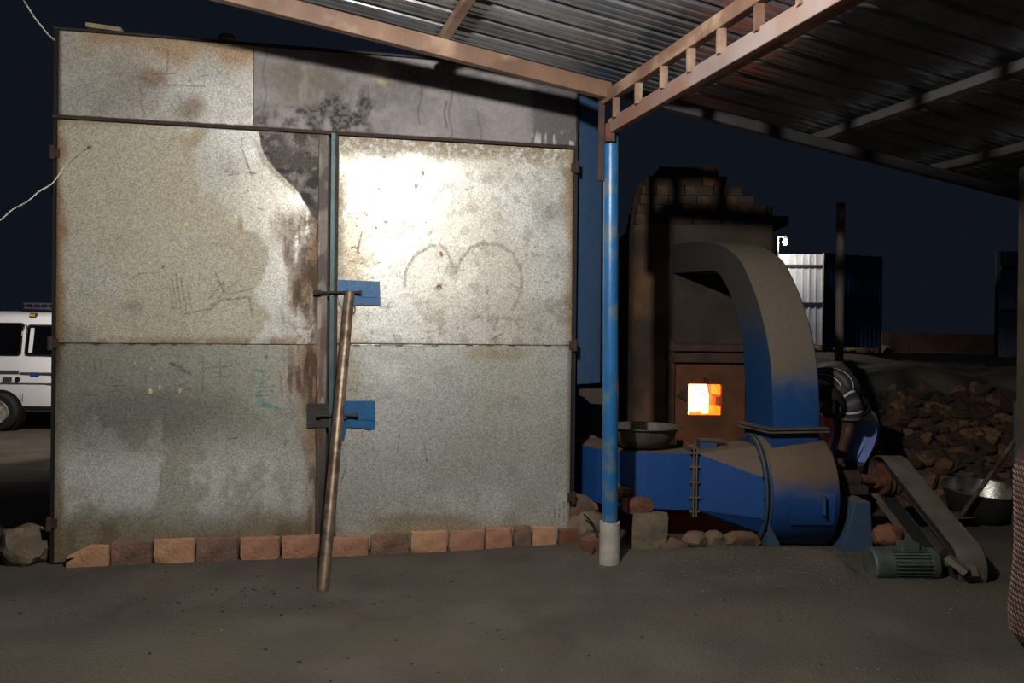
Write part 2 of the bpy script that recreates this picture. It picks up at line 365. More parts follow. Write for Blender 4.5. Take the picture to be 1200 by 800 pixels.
def sheet(name, parent, u0, u1, z0, z1, off, painter, mt='galv_sheet', cell=.0055, warp=.004, topslope=0.):
    nx = max(2, int((u1-u0)/cell)); nz = max(2, int((z1-z0)/cell))
    U, Z = np.meshgrid(np.linspace(u0, u1, nx), np.linspace(z0, z1, nz))
    edge = np.minimum.reduce([U-u0, u1-U, Z-z0, z1-Z]); e = sst(0, .12, edge)
    D = off+warp*e*((fbm(U+9, Z+9, 2.2, 3, k=4)-.5)*2)+.0006*(fbm(U, Z, 40, 2, k=5)-.5)
    base = np.array(KL)+U[..., None]*np.array(KU)+D[..., None]*np.array(KN); base[..., 2] += Z
    px, py = proj_np(base.reshape(-1, 3)); px = px.reshape(U.shape); py = py.reshape(U.shape)
    col = np.ones(U.shape+(4,)); col = painter(U, Z, px, py, col)
    V = base.reshape(-1, 3); Fq = grid_faces(nx, nz); cols = col.reshape(-1, 4)
    # folded back rim
    idx = np.arange(nx*nz).reshape(nz, nx)
    loop = np.concatenate([idx[0, :], idx[1:, -1], idx[-1, -2::-1], idx[-2:0:-1, 0]]); k = len(V)
    V = np.concatenate([V, V[loop]-np.array(KN)*(off+.004)]); cols = np.concatenate([cols, cols[loop]])
    a = np.arange(len(loop)); b = (a+1) % len(loop)
    Fq = np.concatenate([Fq, np.stack([loop[b], loop[a], k+a, k+b], -1)])
    return np_mesh(name, V, Fq, mt, parent, col=cols)
ST = []   # strokes shared by all sheets: (points, width px, colour, alpha, dirt)
def st(pts, w, col, al=.8): ST.append((pts, w, col, al))
DK = (48, 40, 34)
for p in ([(98, 175), (106, 172)], ): st(p, 2.2, (30, 26, 22))
st([(82, 190), (97, 176)], .8, (70, 62, 50), .7)
for x in (201, 206, 212, 219, 197): st([(x, 320+abs(x-206)), (x+6, 360+(x % 5))], .9, (88, 80, 66), .55)
for a in ([(236, 372), (258, 352), (292, 348), (296, 372)], [(243, 352), (262, 330)], [(252, 318), (266, 350)], [(240, 366), (248, 356)], [(152, 328), (165, 320), (182, 320)], [(216, 368), (246, 362), (262, 342)], [(266, 345), (296, 338)]): st(a, .9, (76, 66, 54), .55)
st([(215, 310), (222, 292), (240, 286), (268, 287), (283, 300), (282, 326), (264, 340)], 2.2, (128, 116, 94), .30)
st([(200, 426), (212, 430), (224, 438)], 2.0, DK, .8); st([(204, 431), (220, 437)], 1.2, DK, .7)
for a in ([(128, 447), (145, 446)], [(130, 452), (146, 452)], [(132, 458), (142, 457)], [(206, 452), (220, 449)], [(208, 460), (224, 455)], [(204, 462), (222, 461)], [(240, 432), (272, 428)], [(246, 442), (270, 440)], [(238, 416), (238, 460)], [(258, 420), (258, 450)], [(110, 420), (112, 436)], [(118, 420), (119, 436)], [(170, 440), (171, 448)], [(268, 514), (278, 513)], [(335, 514), (334, 522)], [(98, 462), (114, 463)], [(283, 162), (284, 176), (296, 208)], [(303, 244), (310, 246)], [(268, 205), (280, 203)], [(262, 200), (300, 203)]): st(a, .8, (58, 50, 42), .6)
for x, y, r in ((158, 424, 1.6), (176, 457, 2.4), (187, 453, 1.8), (211, 457, 1.8), (147, 350, 1.8), (176, 307, 1.3), (153, 319, 1.3), (218, 262, 1.5), (214, 291, 1.3), (218, 302, 1.5), (200, 292, 1.1), (195, 293, 1.0), (186, 424, 1.2), (448, 604, 1.5), (440, 614, 1.4), (437, 624, 1.6), (456, 587, 1.0), (177, 431, 1.1)): st([(x, y), (x, y+r)], r, (226, 196, 120), .9)
st([(191, 312), (191.5, 312)], 1.8, (150, 22, 26), 1)
st([(516, 296), (518, 299)], 1.8, (190, 40, 36), 1)
st([(511, 338), (514, 334), (517, 337), (513, 340), (511, 338)], 1.3, (110, 44, 52), .9)
st([(306, 436), (306, 450)], 4, (86, 132, 122), .7); st([(304, 462), (308, 474)], 5, (84, 134, 124), .65); st([(310, 474), (324, 478)], 3.5, (70, 126, 118), .75); st([(326, 480), (332, 481)], 2.5, (70, 126, 118), .6); st([(312, 418), (313, 420)], 2, (40, 84, 78), .9)
for a in ([(301, 454), (322, 452)], [(303, 459), (320, 458)], [(300, 464), (314, 463)]): st(a, .8, (60, 58, 52), .7)
HC = (170, 164, 158)
st([(474, 335), (476, 316), (486, 300), (504, 288), (516, 287), (525, 296), (531, 312), (534, 319)], 2.0, (150, 140, 132), .55)
st([(534, 319), (540, 304), (551, 290), (566, 285), (584, 286), (600, 296), (609, 312), (612, 330), (608, 352), (598, 366)], 2.2, (140, 132, 126), .60)
st([(602, 300), (611, 320), (610, 345), (602, 360)], 1.4, (160, 154, 148), .5)
for a in ([(406, 370), (412, 366)], [(432, 368), (430, 376)], [(425, 390), (429, 396)], [(560, 372), (566, 364)], [(500, 360), (502, 366)], [(575, 398), (590, 390)], [(418, 296), (424, 272)], [(440, 262), (441, 268)], [(425, 246), (430, 252)], [(497, 520), (500, 540)], [(468, 508), (466, 530)], [(405, 548), (398, 570)], [(663, 354), (669, 362)], [(668, 356), (667, 364)], [(650, 596), (650, 606)], [(656, 590), (655, 608)], [(661, 588), (661, 612)], [(418, 452), (419, 462)]): st(a, .8, (80, 70, 58), .6)
st([(405, 460), (413, 455), (420, 460)], .9, (60, 104, 92), .7)
st([(484, 384), (496, 382)], 4, (226, 212, 172), .5)
for (x, y) in ((412, 505), (424, 505)): st([(x, y), (x, y+6)], 1.2, (150, 84, 70), .6)
# brown marks on the header
for a in ([(180, 87), (210, 86)], [(190, 99), (240, 101)], [(197, 60), (196, 84)], [(212, 88), (222, 95)], [(232, 90), (242, 88)], [(140, 88), (144, 105)], [(164, 98), (166, 125), (170, 134)], [(200, 122), (206, 130), (203, 134)], [(222, 92), (228, 102)]): st(a, .9, (110, 78, 56), .65)
for k in range(60):
    x, y = rng.uniform(80, 660), rng.uniform(180, 600); L_ = rng.uniform(2, 9); a_ = rng.choice([0, 1.57, .5, 2.2])
    st([(x, y), (x+L_*math.cos(a_), y+L_*math.sin(a_))], .6, (84, 76, 64), rng.uniform(.25, .5))
def strokes(px, py, c):
    x0, x1, y0, y1 = px.min(), px.max(), py.min(), py.max()
    for pts, w, col, al in ST:
        X = [p[0] for p in pts]; Y = [p[1] for p in pts]
        if max(X) < x0-5 or min(X) > x1+5 or max(Y) < y0-5 or min(Y) > y1+5: continue
        ok = (px > min(X)-8) & (px < max(X)+8) & (py > min(Y)-8) & (py < max(Y)+8)
        if not ok.any(): continue
        d = dpoly(px[ok], py[ok], pts); a = al*(.45+.55*sst(.3, .6, vnoise(px[ok]*.45+3, py[ok]*.45+9)))*(1-sst(w*.55, w*1.1+.3, d)); sub = c[ok]; mixc(sub, col, a); sub[:, 3] *= 1-.7*a; c[ok] = sub
def galv_base(U, Z, px, py, c, tone=(206, 204, 198)):
    mixc(c, tone, np.ones_like(U)); c[..., 3] = .9
    n1 = fbm(U, Z, 1.6, 5, k=1); n2 = fbm(U, Z, 7, 5, k=2); n3 = fbm(U, Z, 30, 3, k=6)
    mixc(c, (182, 174, 154), sst(.45, .7, n1)*.45); mixc(c, (164, 162, 154), sst(.5, .75, n2)*.4)
    mixc(c, (222, 221, 217), sst(.55, .8, fbm(U, Z, 4, 5, k=8))*.5)
    return n1, n2, n3
def seam(px, py, c, ylin):
    d = abs(py-ylin); n = vnoise(px*.05+3, px*0+2.5)
    mixc(c, (120, 96, 66), (1-sst(0, 9, d+6*n))*.5); mixc(c, (62, 48, 36), (1-sst(.5, 1.6, d))*.95*sst(.15, .5, vnoise(px*.12, px*0)))
    for s in range(80, 670, 33):
        mixc(c, (52, 40, 32), (1-sst(.6, 1.8, dseg(px, py, (s-3+8*math.sin(s), ylin.mean()+1), (s+3+8*math.sin(s), ylin.mean()+1.4))))*.8)
def rust_streaks(U, Z, px, py, c, cx, wd, y0, y1, k=0, amt=.9):
    n = fbm(U, Z, 34, 4, sy=5, k=20+k); pq = px+(fbm(U, Z, 9, 5, sy=4, k=27+k)-.5)*wd*1.6; s = (1-sst(0, wd*1.15, cx-pq))*sst(y0-14, y0+14, py)*(1-sst(y1-25, y1+25, py))*(px < cx+20)
    a = s*sst(.32, .62, n+.25*s); mixc(c, (122, 88, 58), a*amt); dirty(c, a*.9)
    a2 = s*sst(.52, .68, fbm(U, Z, 46, 4, sy=9, k=23+k)+.12*s); mixc(c, (72, 48, 36), a2*.85)
def soot_edge(px, py):
    xs_ = np.interp(py, [100, 152, 170, 190, 205, 215, 228, 245, 262, 290], [298, 301, 305, 315, 328, 341, 351, 361, 372, 400])
    return px-xs_
def left_upper(U, Z, px, py, c):
    n1, n2, n3 = galv_base(U, Z, px, py, c)
    # tan film over the left and lower part, leaving a clean bright zone by the soot
    film = sst(-6, 6, (np.interp(py, [140, 160, 200, 240, 300, 400], [215, 226, 240, 262, 300, 300])-px)+(n2-.5)*70)
    mixc(c, (172, 164, 142), film*.8); dirty(c, film*.5)
    mixc(c, (150, 128, 92), blob(px, py, 240, 168, 26, 18, .6, (n2-.5))*.55*film)
    mixc(c, (138, 134, 120), film*sst(.5, .66, fbm(U, Z, 3, 5, k=31))*.7)
    mixc(c, (186, 186, 178), blob(px, py, 105, 325, 50, 30, .7, (n2-.5)*2)*.5)
    mixc(c, (112, 114, 106), blob(px, py, 155, 360, 18, 10, .6, (n2-.5)*2)*.5)
    e = 1-sst(0, 16, px-66+(n2-.5)*18); mixc(c, (136, 104, 66), e*.85); mixc(c, (96, 66, 46), (1-sst(0, 5, px-66))*.7)
    mixc(c, (128, 100, 66), (1-sst(0, 12, 402-py))*sst(.35, .6, n2)*.7)
    mixc(c, (150, 120, 80), blob(px, py, 282, 262, 3, 10, .6)*.7)
    mixc(c, (128, 98, 62), (1-sst(0, 10, py-141))*.45)
    rust_streaks(U, Z, px, py, c, 376, 62, 250, 410)
    # soot deposit with its own curved outline
    s = soot_edge(px, py)+(n3-.5)*5; a = sst(-1, 2, s)*(1-sst(255, 285, py+(n2-.5)*60)); mixc(c, (128, 120, 114), a); dirty(c, a*.9); mixc(c, (84, 77, 73), a*sst(.46, .6, fbm(U, Z, 80, 3, k=37))*.4)
    n5 = fbm(U, Z, 13, 6, k=33); mixc(c, (66, 60, 57), a*sst(.38, .68, n5+.16*blob(px, py, 352, 200, 34, 44, .9)-.04)*.85); mixc(c, (150, 142, 136), a*sst(.58, .7, fbm(U, Z, 24, 5, k=34))*.45)
    mixc(c, (44, 39, 37), a*sst(.46, .66, fbm(U, Z, 20, 5, k=36)+.16*blob(px, py, 356, 222, 22, 26, .9)-.05)*.9)
    mixc(c, (98, 78, 54), (1-sst(0, 7, abs(s+4)))*(py < 260)*.6*sst(.3, .6, n2))
    mixc(c, (86, 72, 60), (px > 330)*sst(.52, .64, fbm(U, Z, 60, 3, k=35))*sst(235, 262, py)*.65*sst(325, 362, px))
    strokes(px, py, c); return c
def left_lower(U, Z, px, py, c):
    n1, n2, n3 = galv_base(U, Z, px, py, c, (184, 182, 172))
    mixc(c, (150, 147, 134), sst(.35, .6, fbm(U, Z, 1.3, 5, k=41))*.6)
    mixc(c, (128, 128, 118), blob(px, py, 150, 490, 110, 32, .6, (n2-.5)*1.6)*.65)
    # washed-out whitish runs in the lower half
    rz = fbm(U, Z, 5, 6, sy=2.6, k=42); wz = sst(490, 560, py)*(1-sst(585, 622, py))
    mixc(c, (200, 200, 195), wz*sst(.46, .58, rz+.12*(n3-.5))*.8*(1-.6*sst(300, 350, px))); dirty(c, wz*.5)
    for cx, cy, rx, ry in ((108, 502, 8, 14), (128, 515, 12, 12), (183, 508, 8, 16), (182, 520, 14, 6)): mixc(c, (176, 174, 164), blob(px, py, cx, cy, rx, ry, .5, (n3-.5)*1.6)*.7)
    mixc(c, (178, 162, 140), blob(px, py, 90, 578, 20, 10, .6, (n2-.5)*2)*.6)
    b = sst(592, 628, py+(n2-.5)*30); mixc(c, (112, 98, 68), b*.75); dirty(c, b*.7); mixc(c, (88, 74, 50), b*sst(.5, .65, rz)*.6)
    e = 1-sst(0, 18, px-64+(n2-.5)*18); mixc(c, (118, 98, 64), e*.75)
    mixc(c, (84, 56, 40), blob(px, py, 64, 415, 7, 30, .6)*.7)
    mixc(c, (146, 122, 82), sst(338, 372, px)*(1-sst(520, 560, py))*.55*sst(.3, .5, n2)); rust_streaks(U, Z, px, py, c, 376, 46, 396, 490, 1)
    rust_streaks(U, Z, px, py, c, 376, 26, 500, 640, 2, .8)
    seam(px, py, c, 401.5+(px-66)*.003)
    strokes(px, py, c); return c
def right_upper(U, Z, px, py, c):
    n1, n2, n3 = galv_base(U, Z, px, py, c, (208, 206, 200))
    mixc(c, (196, 186, 164), sst(.5, .72, fbm(U, Z, 2.2, 5, k=51))*.35)
    e = (1-sst(0, 15, 671-px+(n2-.5)*16)); mixc(c, (158, 126, 80), e*.8); e2 = 1-sst(0, 3, 671-px); mixc(c, (110, 80, 54), e2*.6)
    tb_ = (1-sst(4, 26, py-160-(px-396)*.055+(n2-.5)*22)); mixc(c, (150, 132, 102), tb_*sst(.36, .60, fbm(U, Z, 55, 3, k=56)+.06)*.8); dirty(c, tb_*.75)
    lb_ = (1-sst(0, 14, px-397+(n2-.5)*14))*sst(190, 240, py); mixc(c, (146, 122, 86), lb_*.6*sst(.4, .6, fbm(U, Z, 50, 3, k=57))); dirty(c, lb_*.6)
    spk = sst(.77, .81, fbm(U, Z, 34, 3, k=58)); mixc(c, (130, 114, 94), spk*.5); dirty(c, spk*.4)
    mixc(c, (170, 152, 114), blob(px, py, 412, 300, 16, 90, .7, (n2-.5)*2)*.5)
    mixc(c, (148, 118, 78), (1-sst(0, 10, 403-py))*sst(.4, .62, fbm(U, Z, 6, 4, k=53))*.6)
    mixc(c, (150, 148, 142), blob(px, py, 650, 250, 16, 12, .6, (n2-.5))*.5)
    mixc(c, (126, 110, 90), sst(.60, .68, fbm(U, Z, 16, 4, k=55))*.35)
    strokes(px, py, c); return c
def right_lower(U, Z, px, py, c):
    n1, n2, n3 = galv_base(U, Z, px, py, c, (196, 196, 190))
    mixc(c, (172, 171, 162), sst(.4, .65, fbm(U, Z, 1.5, 5, k=61))*.45)
    mixc(c, (150, 126, 84), blob(px, py, 572, 414, 26, 8, .7, (n2-.5)*2)*.5)
    b = sst(596, 640, py+(n2-.5)*26+(px-390)*.05); mixc(c, (126, 112, 80), b*.6); dirty(c, b*.5)
    mixc(c, (140, 116, 70), blob(px, py, 490, 616, 60, 12, .7, (n2-.5)*2)*.55)
    mixc(c, (150, 128, 90), blob(px, py, 408, 450, 20, 50, .7, (n2-.5)*2)*.45)
    e = (1-sst(0, 6, 668-px)); mixc(c, (120, 92, 62), e*.65)
    mixc(c, (60, 52, 46), (1-sst(0, 8, px-389))*sst(480, 520, py)*.8)
    mixc(c, (188, 188, 182), blob(px, py, 420, 585, 22, 50, .8, (n2-.5)*2)*.4)
    seam(px, py, c, 403+(px-390)*.004)
    strokes(px, py, c); return c
def head_left(U, Z, px, py, c):
    n1, n2, n3 = galv_base(U, Z, px, py, c, (206, 202, 196))
    t = (1-sst(8, 40, py-40-(px-70)*.045+(n2-.5)*44))*sst(75, 110, px); mixc(c, (158, 128, 92), t*.85); dirty(c, t*.5)
    mixc(c, (150, 120, 88), blob(px, py, 178, 90, 12, 9, .6, (n2-.5)*2)*.7); mixc(c, (124, 98, 76), blob(px, py, 222, 128, 14, 14, .7, (n2-.5)*2)*.65)
    mixc(c, (140, 130, 126), blob(px, py, 150, 100, 24, 30, .8, (n2-.5)*2)*.45); mixc(c, (134, 126, 124), blob(px, py, 122, 122, 16, 14, .8, (n2-.5)*2)*.4)
    e = 1-sst(0, 5, px-69); mixc(c, (108, 76, 52), e*.8)
    mixc(c, (50, 42, 38), (1-sst(1, 5, 137+(px-70)*.057-py))*sst(.45, .6, fbm(U, Z, 20, 3, k=71))*.7)
    strokes(px, py, c); return c
def head_right(U, Z, px, py, c):
    mixc(c, (138, 131, 130), np.ones_like(U)); c[..., 3] = .7; n2 = fbm(U, Z, 5, 6, k=81); n3 = fbm(U, Z, 18, 5, sy=5, k=82)
    mixc(c, (100, 92, 78), sst(.4, .65, n2)*blob(px, py, 370, 85, 60, 50, .8)*.9)
    mixc(c, (146, 140, 138), sst(.5, .75, n3)*.5); mixc(c, (92, 86, 88), sst(.45, .7, fbm(U, Z, 2.4, 5, k=83))*.6)
    mixc(c, (176, 158, 128), blob(px, py, 446, 84, 16, 10, .5, (n3-.5)*3)*.8)
    dk = blob(px, py, 350, 138, 34, 16, .9, (n2-.5)*3)+blob(px, py, 398, 128, 20, 28, .9, (n2-.5)*3)+blob(px, py, 424, 142, 14, 12, .9, (n2-.5)*3)+.35*blob(px, py, 470, 110, 36, 40, .9, (n2-.5)*3)
    nd = fbm(U, Z, 22, 6, k=85); dk = np.clip(dk, 0, 1)*sst(.34, .72, nd+.1*dk); mixc(c, (52, 47, 46), dk*.6+dk*.4*sst(.42, .58, fbm(U, Z, 70, 3, k=86))); dirty(c, dk*.8)
    d2 = sst(612, 632, px+(n3-.5)*20); mixc(c, (74, 70, 74), d2*.75)
    mixc(c, (190, 184, 178), d2*sst(150, 164, py)*sst(.58, .64, fbm(U, Z, 60, 3, sy=12, k=84))*.8)
    for x, y0, y1, al in ((492, 84, 146, .5), (523, 118, 150, .7), (528, 95, 160, .5), (562, 130, 165, .4), (310, 55, 150, .35), (430, 100, 140, .4)):
        mixc(c, (70, 62, 60), (1-sst(.4, 1.8, abs(px-x-2*np.sin(py*.13))))*(py > y0)*(py < y1)*al)
    mixc(c, (170, 164, 158), (1-sst(1, 2.5, abs(px-486-2*np.sin(py*.2))))*sst(80, 90, py)*sst(.45, .6, n3)*.6)
    return c
UH = K(297, 150)[0]
sheet('header_panel', kiln, .002, UH-.002, 2.34, 2.775, .010, head_left)
sheet('header_panel', kiln, UH, 2.785, 2.34, 2.775, .008, head_right, 'grey_sheet')
MB().beam(KP(-.02, 2.326, .010), KP(2.79, 2.326, .010), .028, .016).build('lintel_angle', 'rust_dark', kiln)
MB().beam(KP(-.02, 2.785, -.01), KP(2.79, 2.785, -.01), .05, .012).build('top_angle', 'dark_steel', kiln)
for uu in (-.010, 2.785): MB().beam(KP(uu, -.02, -.012), KP(uu, 2.78, -.012), .035, .022, KU).build('corner_post', 'black_trim', kiln)
MB().box(KP(1.395, 1.17, .014), (.024, .03, 2.31), KU, KW).build('meeting_jamb', 'jamb_green', kiln, bevel=.002)
MB().box(KP(1.413, 1.17, .008), (.018, .02, 2.31), KU, KW).build('meeting_jamb', 'soot_plate', kiln)
dl = MB().box(KP(.682, 1.165, .002), (1.362, .012, 2.30), KU, KW).build('door', 'dark_steel', kiln)
sheet('sheet', dl, .0, 1.315, 1.157, 2.314, .014, left_upper)
sheet('sheet', dl, .0, 1.315, .015, 1.155, .012, left_lower)
def stile_paint(U, Z, px, py, c):
    mixc(c, (122, 112, 104), np.ones_like(U)); c[..., 3] = .3; n = fbm(U, Z, 20, 5, sy=4, k=91)
    mixc(c, (92, 62, 46), sst(.42, .6, n)*sst(340, 400, py)*.85); mixc(c, (58, 50, 46), sst(.5, .62, fbm(U, Z, 12, 5, sy=5, k=92))*.7)
    mixc(c, (160, 150, 140), sst(.62, .7, fbm(U, Z, 40, 3, sy=6, k=93))*.7); mixc(c, (62, 54, 50), (1-sst(150, 235, py))*.5); mixc(c, (50, 42, 37), sst(470, 540, py)*.8)
    return c
sheet('stile', dl, 1.317, 1.368, .015, 2.314, .018, stile_paint, 'grey_sheet', warp=.0005)
dr = MB().box(KP(2.095, 1.165, .002), (1.34, .012, 2.29), KU, KW).build('door', 'dark_steel', kiln)
sheet('sheet', dr, 1.424, 2.770, 1.166, 2.312, .014, right_upper)
sheet('sheet', dr, 1.424, 2.768, .015, 1.164, .012, right_lower)
for (dd, pxs, uu) in ((dl, (180, 402, 612), -.02), (dr, (197, 404, 582), 2.787)):
    for y in pxs:
        z = K(66 if dd is dl else 669, y)[1]
        mb = MB(); mb.cyl(KP(uu, z-.035, .028), KP(uu, z+.035, .028), .014, n=12); mb.box(KP(uu+(.018 if dd is dl else -.016), z, .016), (.035, .01, .05), KU, KW)
        mb.build('hinge', 'rust_dark', dd, smooth=True)
def plate(pxs, off, th, mt, par, nm):
    ps = [KPX(x, y, off) for x, y in pxs]; return MB().prism(ps, KN*th).build(nm, mt, par)
p1 = plate([(396.5, 328), (445, 330), (446, 358), (397, 357)], .018, .004, 'plate_blue', dr, 'bolt_plate')
p2 = plate([(396, 469), (440, 469), (440, 501), (432, 503), (426, 501), (407, 500), (403, 515), (398, 515), (396, 500)], .018, .004, 'plate_blue', dr, 'bolt_plate')
p3 = plate([(360, 472), (386, 472), (386, 500), (360, 500)], .019, .006, 'soot_plate', dl, 'bolt_plate')
for (a, b, pl) in (((374, 343), (423, 343), p1), ((373, 486), (419, 486), p2)):
    mb = MB(); mb.cyl(KPX(*a, .042), KPX(*b, .042), .0075, n=12); mb.cyl(KPX(b[0]-3, b[1], .042), KPX(b[0]+1, b[1], .042), .012, n=12); mb.cyl(KPX(a[0]-2, a[1], .042), KPX(a[0]+3, a[1], .042), .014, n=12)
    mb.build('bolt', 'soot_plate', pl, smooth=True)
    mb = MB(); xm = (a[0]+b[0])/2; mb.box(KPX(b[0]-14, a[1], .030), (.012, .03, .035), KU, KW); mb.box(KPX(b[0]+8, a[1]+3, .024), (.10, .004, .022), KU, KW); mb.build('bolt_guide', 'plate_blue', pl)
mb = MB(); mb.box(KPX(371, 343, .03), (.03, .02, .028), KU, KW); mb.build('keeper', 'soot_plate', dl, bevel=.003)
mb = MB(); c0 = KPX(414, 362, .03); mb.tube([c0+KU*(.011*math.cos(t))+Vector((0, 0, .022*math.sin(t))) for t in [i*math.pi/8 for i in range(17)]], .003, 6); mb.build('ring', 'pipe_steel', p1)
mb = MB(); pts = [(396, 345), (403, 344), (404, 352), (401, 360), (403, 368), (402, 378), (399, 372), (401, 362), (397, 353)]
mb.prism([KPX(x, y, .026) for x, y in pts], KN*.003).build('pull_handle', 'chrome', p1)

# prop pipe leaning on the doors
g = G(378, 693); pr_b = Vector((g.x, g.y, -.005)); pr_t = KPX(410, 344, .085)
ax = (pr_t-pr_b).normalized()
mb = MB(); n = 24; X = ax.orthogonal().normalized(); Y = ax.cross(X); rings = []
for (t, r) in ((0, .0235), (0, .0285), (.02, .0285), (1, .0285), (1, .023)):
    p = pr_b+(pr_t-pr_b)*t; rings.append([p+X*(r*math.cos(2*math.pi*i/n))+Y*(r*math.sin(2*math.pi*i/n)) for i in range(n)])
mb.loft(rings, cap=True); o = mb.build('prop_pipe', 'pipe_steel', org=pr_b, smooth=True); tag(o, 'worn steel pipe propped aslant against the kiln doors', 'pipe')

# ------------------------------------------------------------------ bricks and rubble
def brick_mesh(lx, ly, lz, seed, chip=.012):
    bm = bmesh.new(); bmesh.ops.create_cube(bm, size=1); bmesh.ops.scale(bm, vec=(lx, ly, lz), verts=bm.verts)
    bmesh.ops.subdivide_edges(bm, edges=bm.edges, cuts=3, use_grid_fill=True)
    for v in bm.verts:
        c = v.co; e = sum(1 for a, b in ((c.x, lx), (c.y, ly), (c.z, lz)) if abs(abs(a)-b/2) < 1e-5)
        k = (.0, .001, .004, .008)[e]
        v.co = c*(1-k/max(.05, c.length))+noise.noise_vector(c*18+Vector((seed*3.1, seed, 0)))*.0035*(1 if e < 2 else 1.8)
        if e == 3 and noise.noise(Vector((c.x*9, c.z*9, seed*1.7))) > .1: v.co *= 1-chip*4/max(.1, c.length)*.25
    return bm
def put_brick(name, c, size, yaw, mt, label, cat, group=None, seed=1, tilt=(0, 0), edit=None):
    bm = brick_mesh(*size, seed)
    if edit: edit(bm)
    me = bpy.data.meshes.new(name); bm.to_mesh(me); bm.free(); me.materials.append(M[mt]); me.shade_smooth(); me.set_sharp_from_angle(angle=math.radians(50))
    o = bpy.data.objects.new(name, me); o.location = c; o.rotation_euler = (tilt[0], tilt[1], yaw); C.objects.link(o); return tag(o, label, cat, group)
yaw = math.atan2(KU.y, KU.x)
row = [(75, 127, 640, 'brick_b', 'first brick of the row along the doors, chipped top corner'), (128, 177, 635.5, 'brick_c', None), (178, 227, 632, 'brick_b', None), (228, 278, 630.5, 'brick_c', 'dark brick with a cracked face in the row along the doors'), (279, 327, 630, 'brick_a', None), (328, 375, 628.5, 'brick_a', None), (385, 431.5, 630, 'brick_a', 'orange brick right behind the foot of the propped pipe'), (432.5, 479, 626, 'brick_c', None), (480, 523.5, 623, 'brick_b', None), (524.5, 566.5, 622.5, 'brick_a', None), (567.5, 600, 618.5, 'brick_a', None), (601, 622, 617, 'brick_c', 'narrow soot-blackened half brick in the row along the doors'), (623, 651, 617.5, 'brick_b', None), (653.5, 686, 620, 'brick_d', 'reddish brown brick at the row end past the kiln corner')]
for i, (x0, x1, yt, mt, lab) in enumerate(row):
    off = .072; u0 = K(x0, 640)[0]; u1 = K(x1, 640)[0]
    sc = 1-off/4.2; u0 = (u0-1.86)*sc+1.86-.0; u1 = (u1-1.86)*sc+1.86
    zt = on_plane((x0+x1)/2, yt, KP(0, 0, off), KN).z; hh = zt+.012
    ed = None
    if i == 0:
        def ed(bm):
            for v in bm.verts:
                if v.co.z > 0 and v.co.x < 0: v.co.z -= .05*min(1, (-v.co.x)/.11)
    put_brick('brick', KP((u0+u1)/2, hh/2-.012, off/2+.014), (u1-u0-.003, off-.018, hh), yaw+random.uniform(-.015, .015), mt, lab or 'plain fired clay brick in the row along the kiln doors', 'brick', 'loose bricks along the foot of the kiln doors', seed=i+1, edit=ed)
def rock(name, c, size, seed, mt, label=None, cat=None, group=None, rough=.25, sub=3, parent=None, kind=None, yaw=0):
    bm = bmesh.new(); bmesh.ops.create_icosphere(bm, subdivisions=sub, radius=.5)
    for v in bm.verts:
        d = v.co.normalized(); q = 1+rough*noise.noise(d*1.6+Vector((seed*2.3, seed, 1)))+rough*.5*noise.noise(d*4+Vector((seed, 5, 1)))
        p = d*.5*q; v.co = Vector((p.x*size[0], p.y*size[1], max(p.z*size[2], -.42*size[2])))
    me = bpy.data.meshes.new(name); bm.to_mesh(me); bm.free(); me.materials.append(M[mt]); me.shade_smooth(); me.set_sharp_from_angle(angle=math.radians(32))
    o = bpy.data.objects.new(name, me); o.location = c; o.rotation_euler = (0, 0, yaw); C.objects.link(o); return tag(o, label, cat, group, kind)
rock('mud_lump', (-2.545, 3.98, .085), (.26, .22, .24), 3, 'concrete_dirty', 'crumbled grey mud lump beside the kiln corner', 'rubble')
# block and bricks by the post
c = P(752, 630, 4.34)
put_brick('concrete_block', Vector((.80, 4.36, .09)), (.20, .13, .24), -.15, 'concrete_dirty', 'rough broken concrete block behind the post collar', 'block', seed=31, tilt=(.05, .05))
put_brick('brick', Vector((.735, 4.40, .245)), (.16, .11, .075), .2, 'brick_d', 'small broken brick lying on the concrete block', 'brick', seed=32)
put_brick('brick', Vector((.68, 4.52, .30)), (.12, .10, .07), .5, 'brick_c', 'chipped brick leaning behind the brick on the concrete block', 'brick', seed=33, tilt=(.2, .1))
rock('rubble_stone', (.47, 4.52, .08), (.32, .28, .22), 8, 'concrete_dirty', 'pale rubble stone between kiln corner and post', 'rubble', 'rubble by the post')
rock('rubble_stone', (.40, 4.56, .16), (.24, .2, .22), 9, 'mud', 'brown rubble heaped on the pale stone beside the kiln', 'rubble', 'rubble by the post')
put_brick('brick', Vector((.455, 4.28, .035)), (.10, .09, .09), .3, 'brick_d', 'dark half brick just behind the post', 'brick', seed=35)
for i, (x, y, sx, sy, mt, lab) in enumerate(((815, 633, .16, .07, 'brick_c', 'broken brick under the blue duct beside a wood chip'), (838, 634, .14, .09, 'concrete_dirty', 'pale split stone under the middle of the duct'), (868, 634, .22, .08, 'plaster', 'flat brown slab under the blue duct near the fan'), (788, 640, .20, .06, 'mud', 'low earthy clod at the left of the duct rubble'))):
    rock('rubble_stone', G(x, y, .03)*1+Vector((0, 0, 0)), (sx, .14, sy*1.6), 40+i, mt, lab, 'rubble', 'rubble under the duct', rough=.4, sub=2)
mb = MB(); mb.tube([P(684, 602, 4.36), P(694, 612, 4.36), P(699, 622, 4.34), P(700, 634, 4.32), P(694, 650, 4.18)], .006, 6)
o = mb.build('cable', 'rubber', org=P(694, 650, 4.18)); tag(o, 'short black cable curling down beside the post', 'cable')
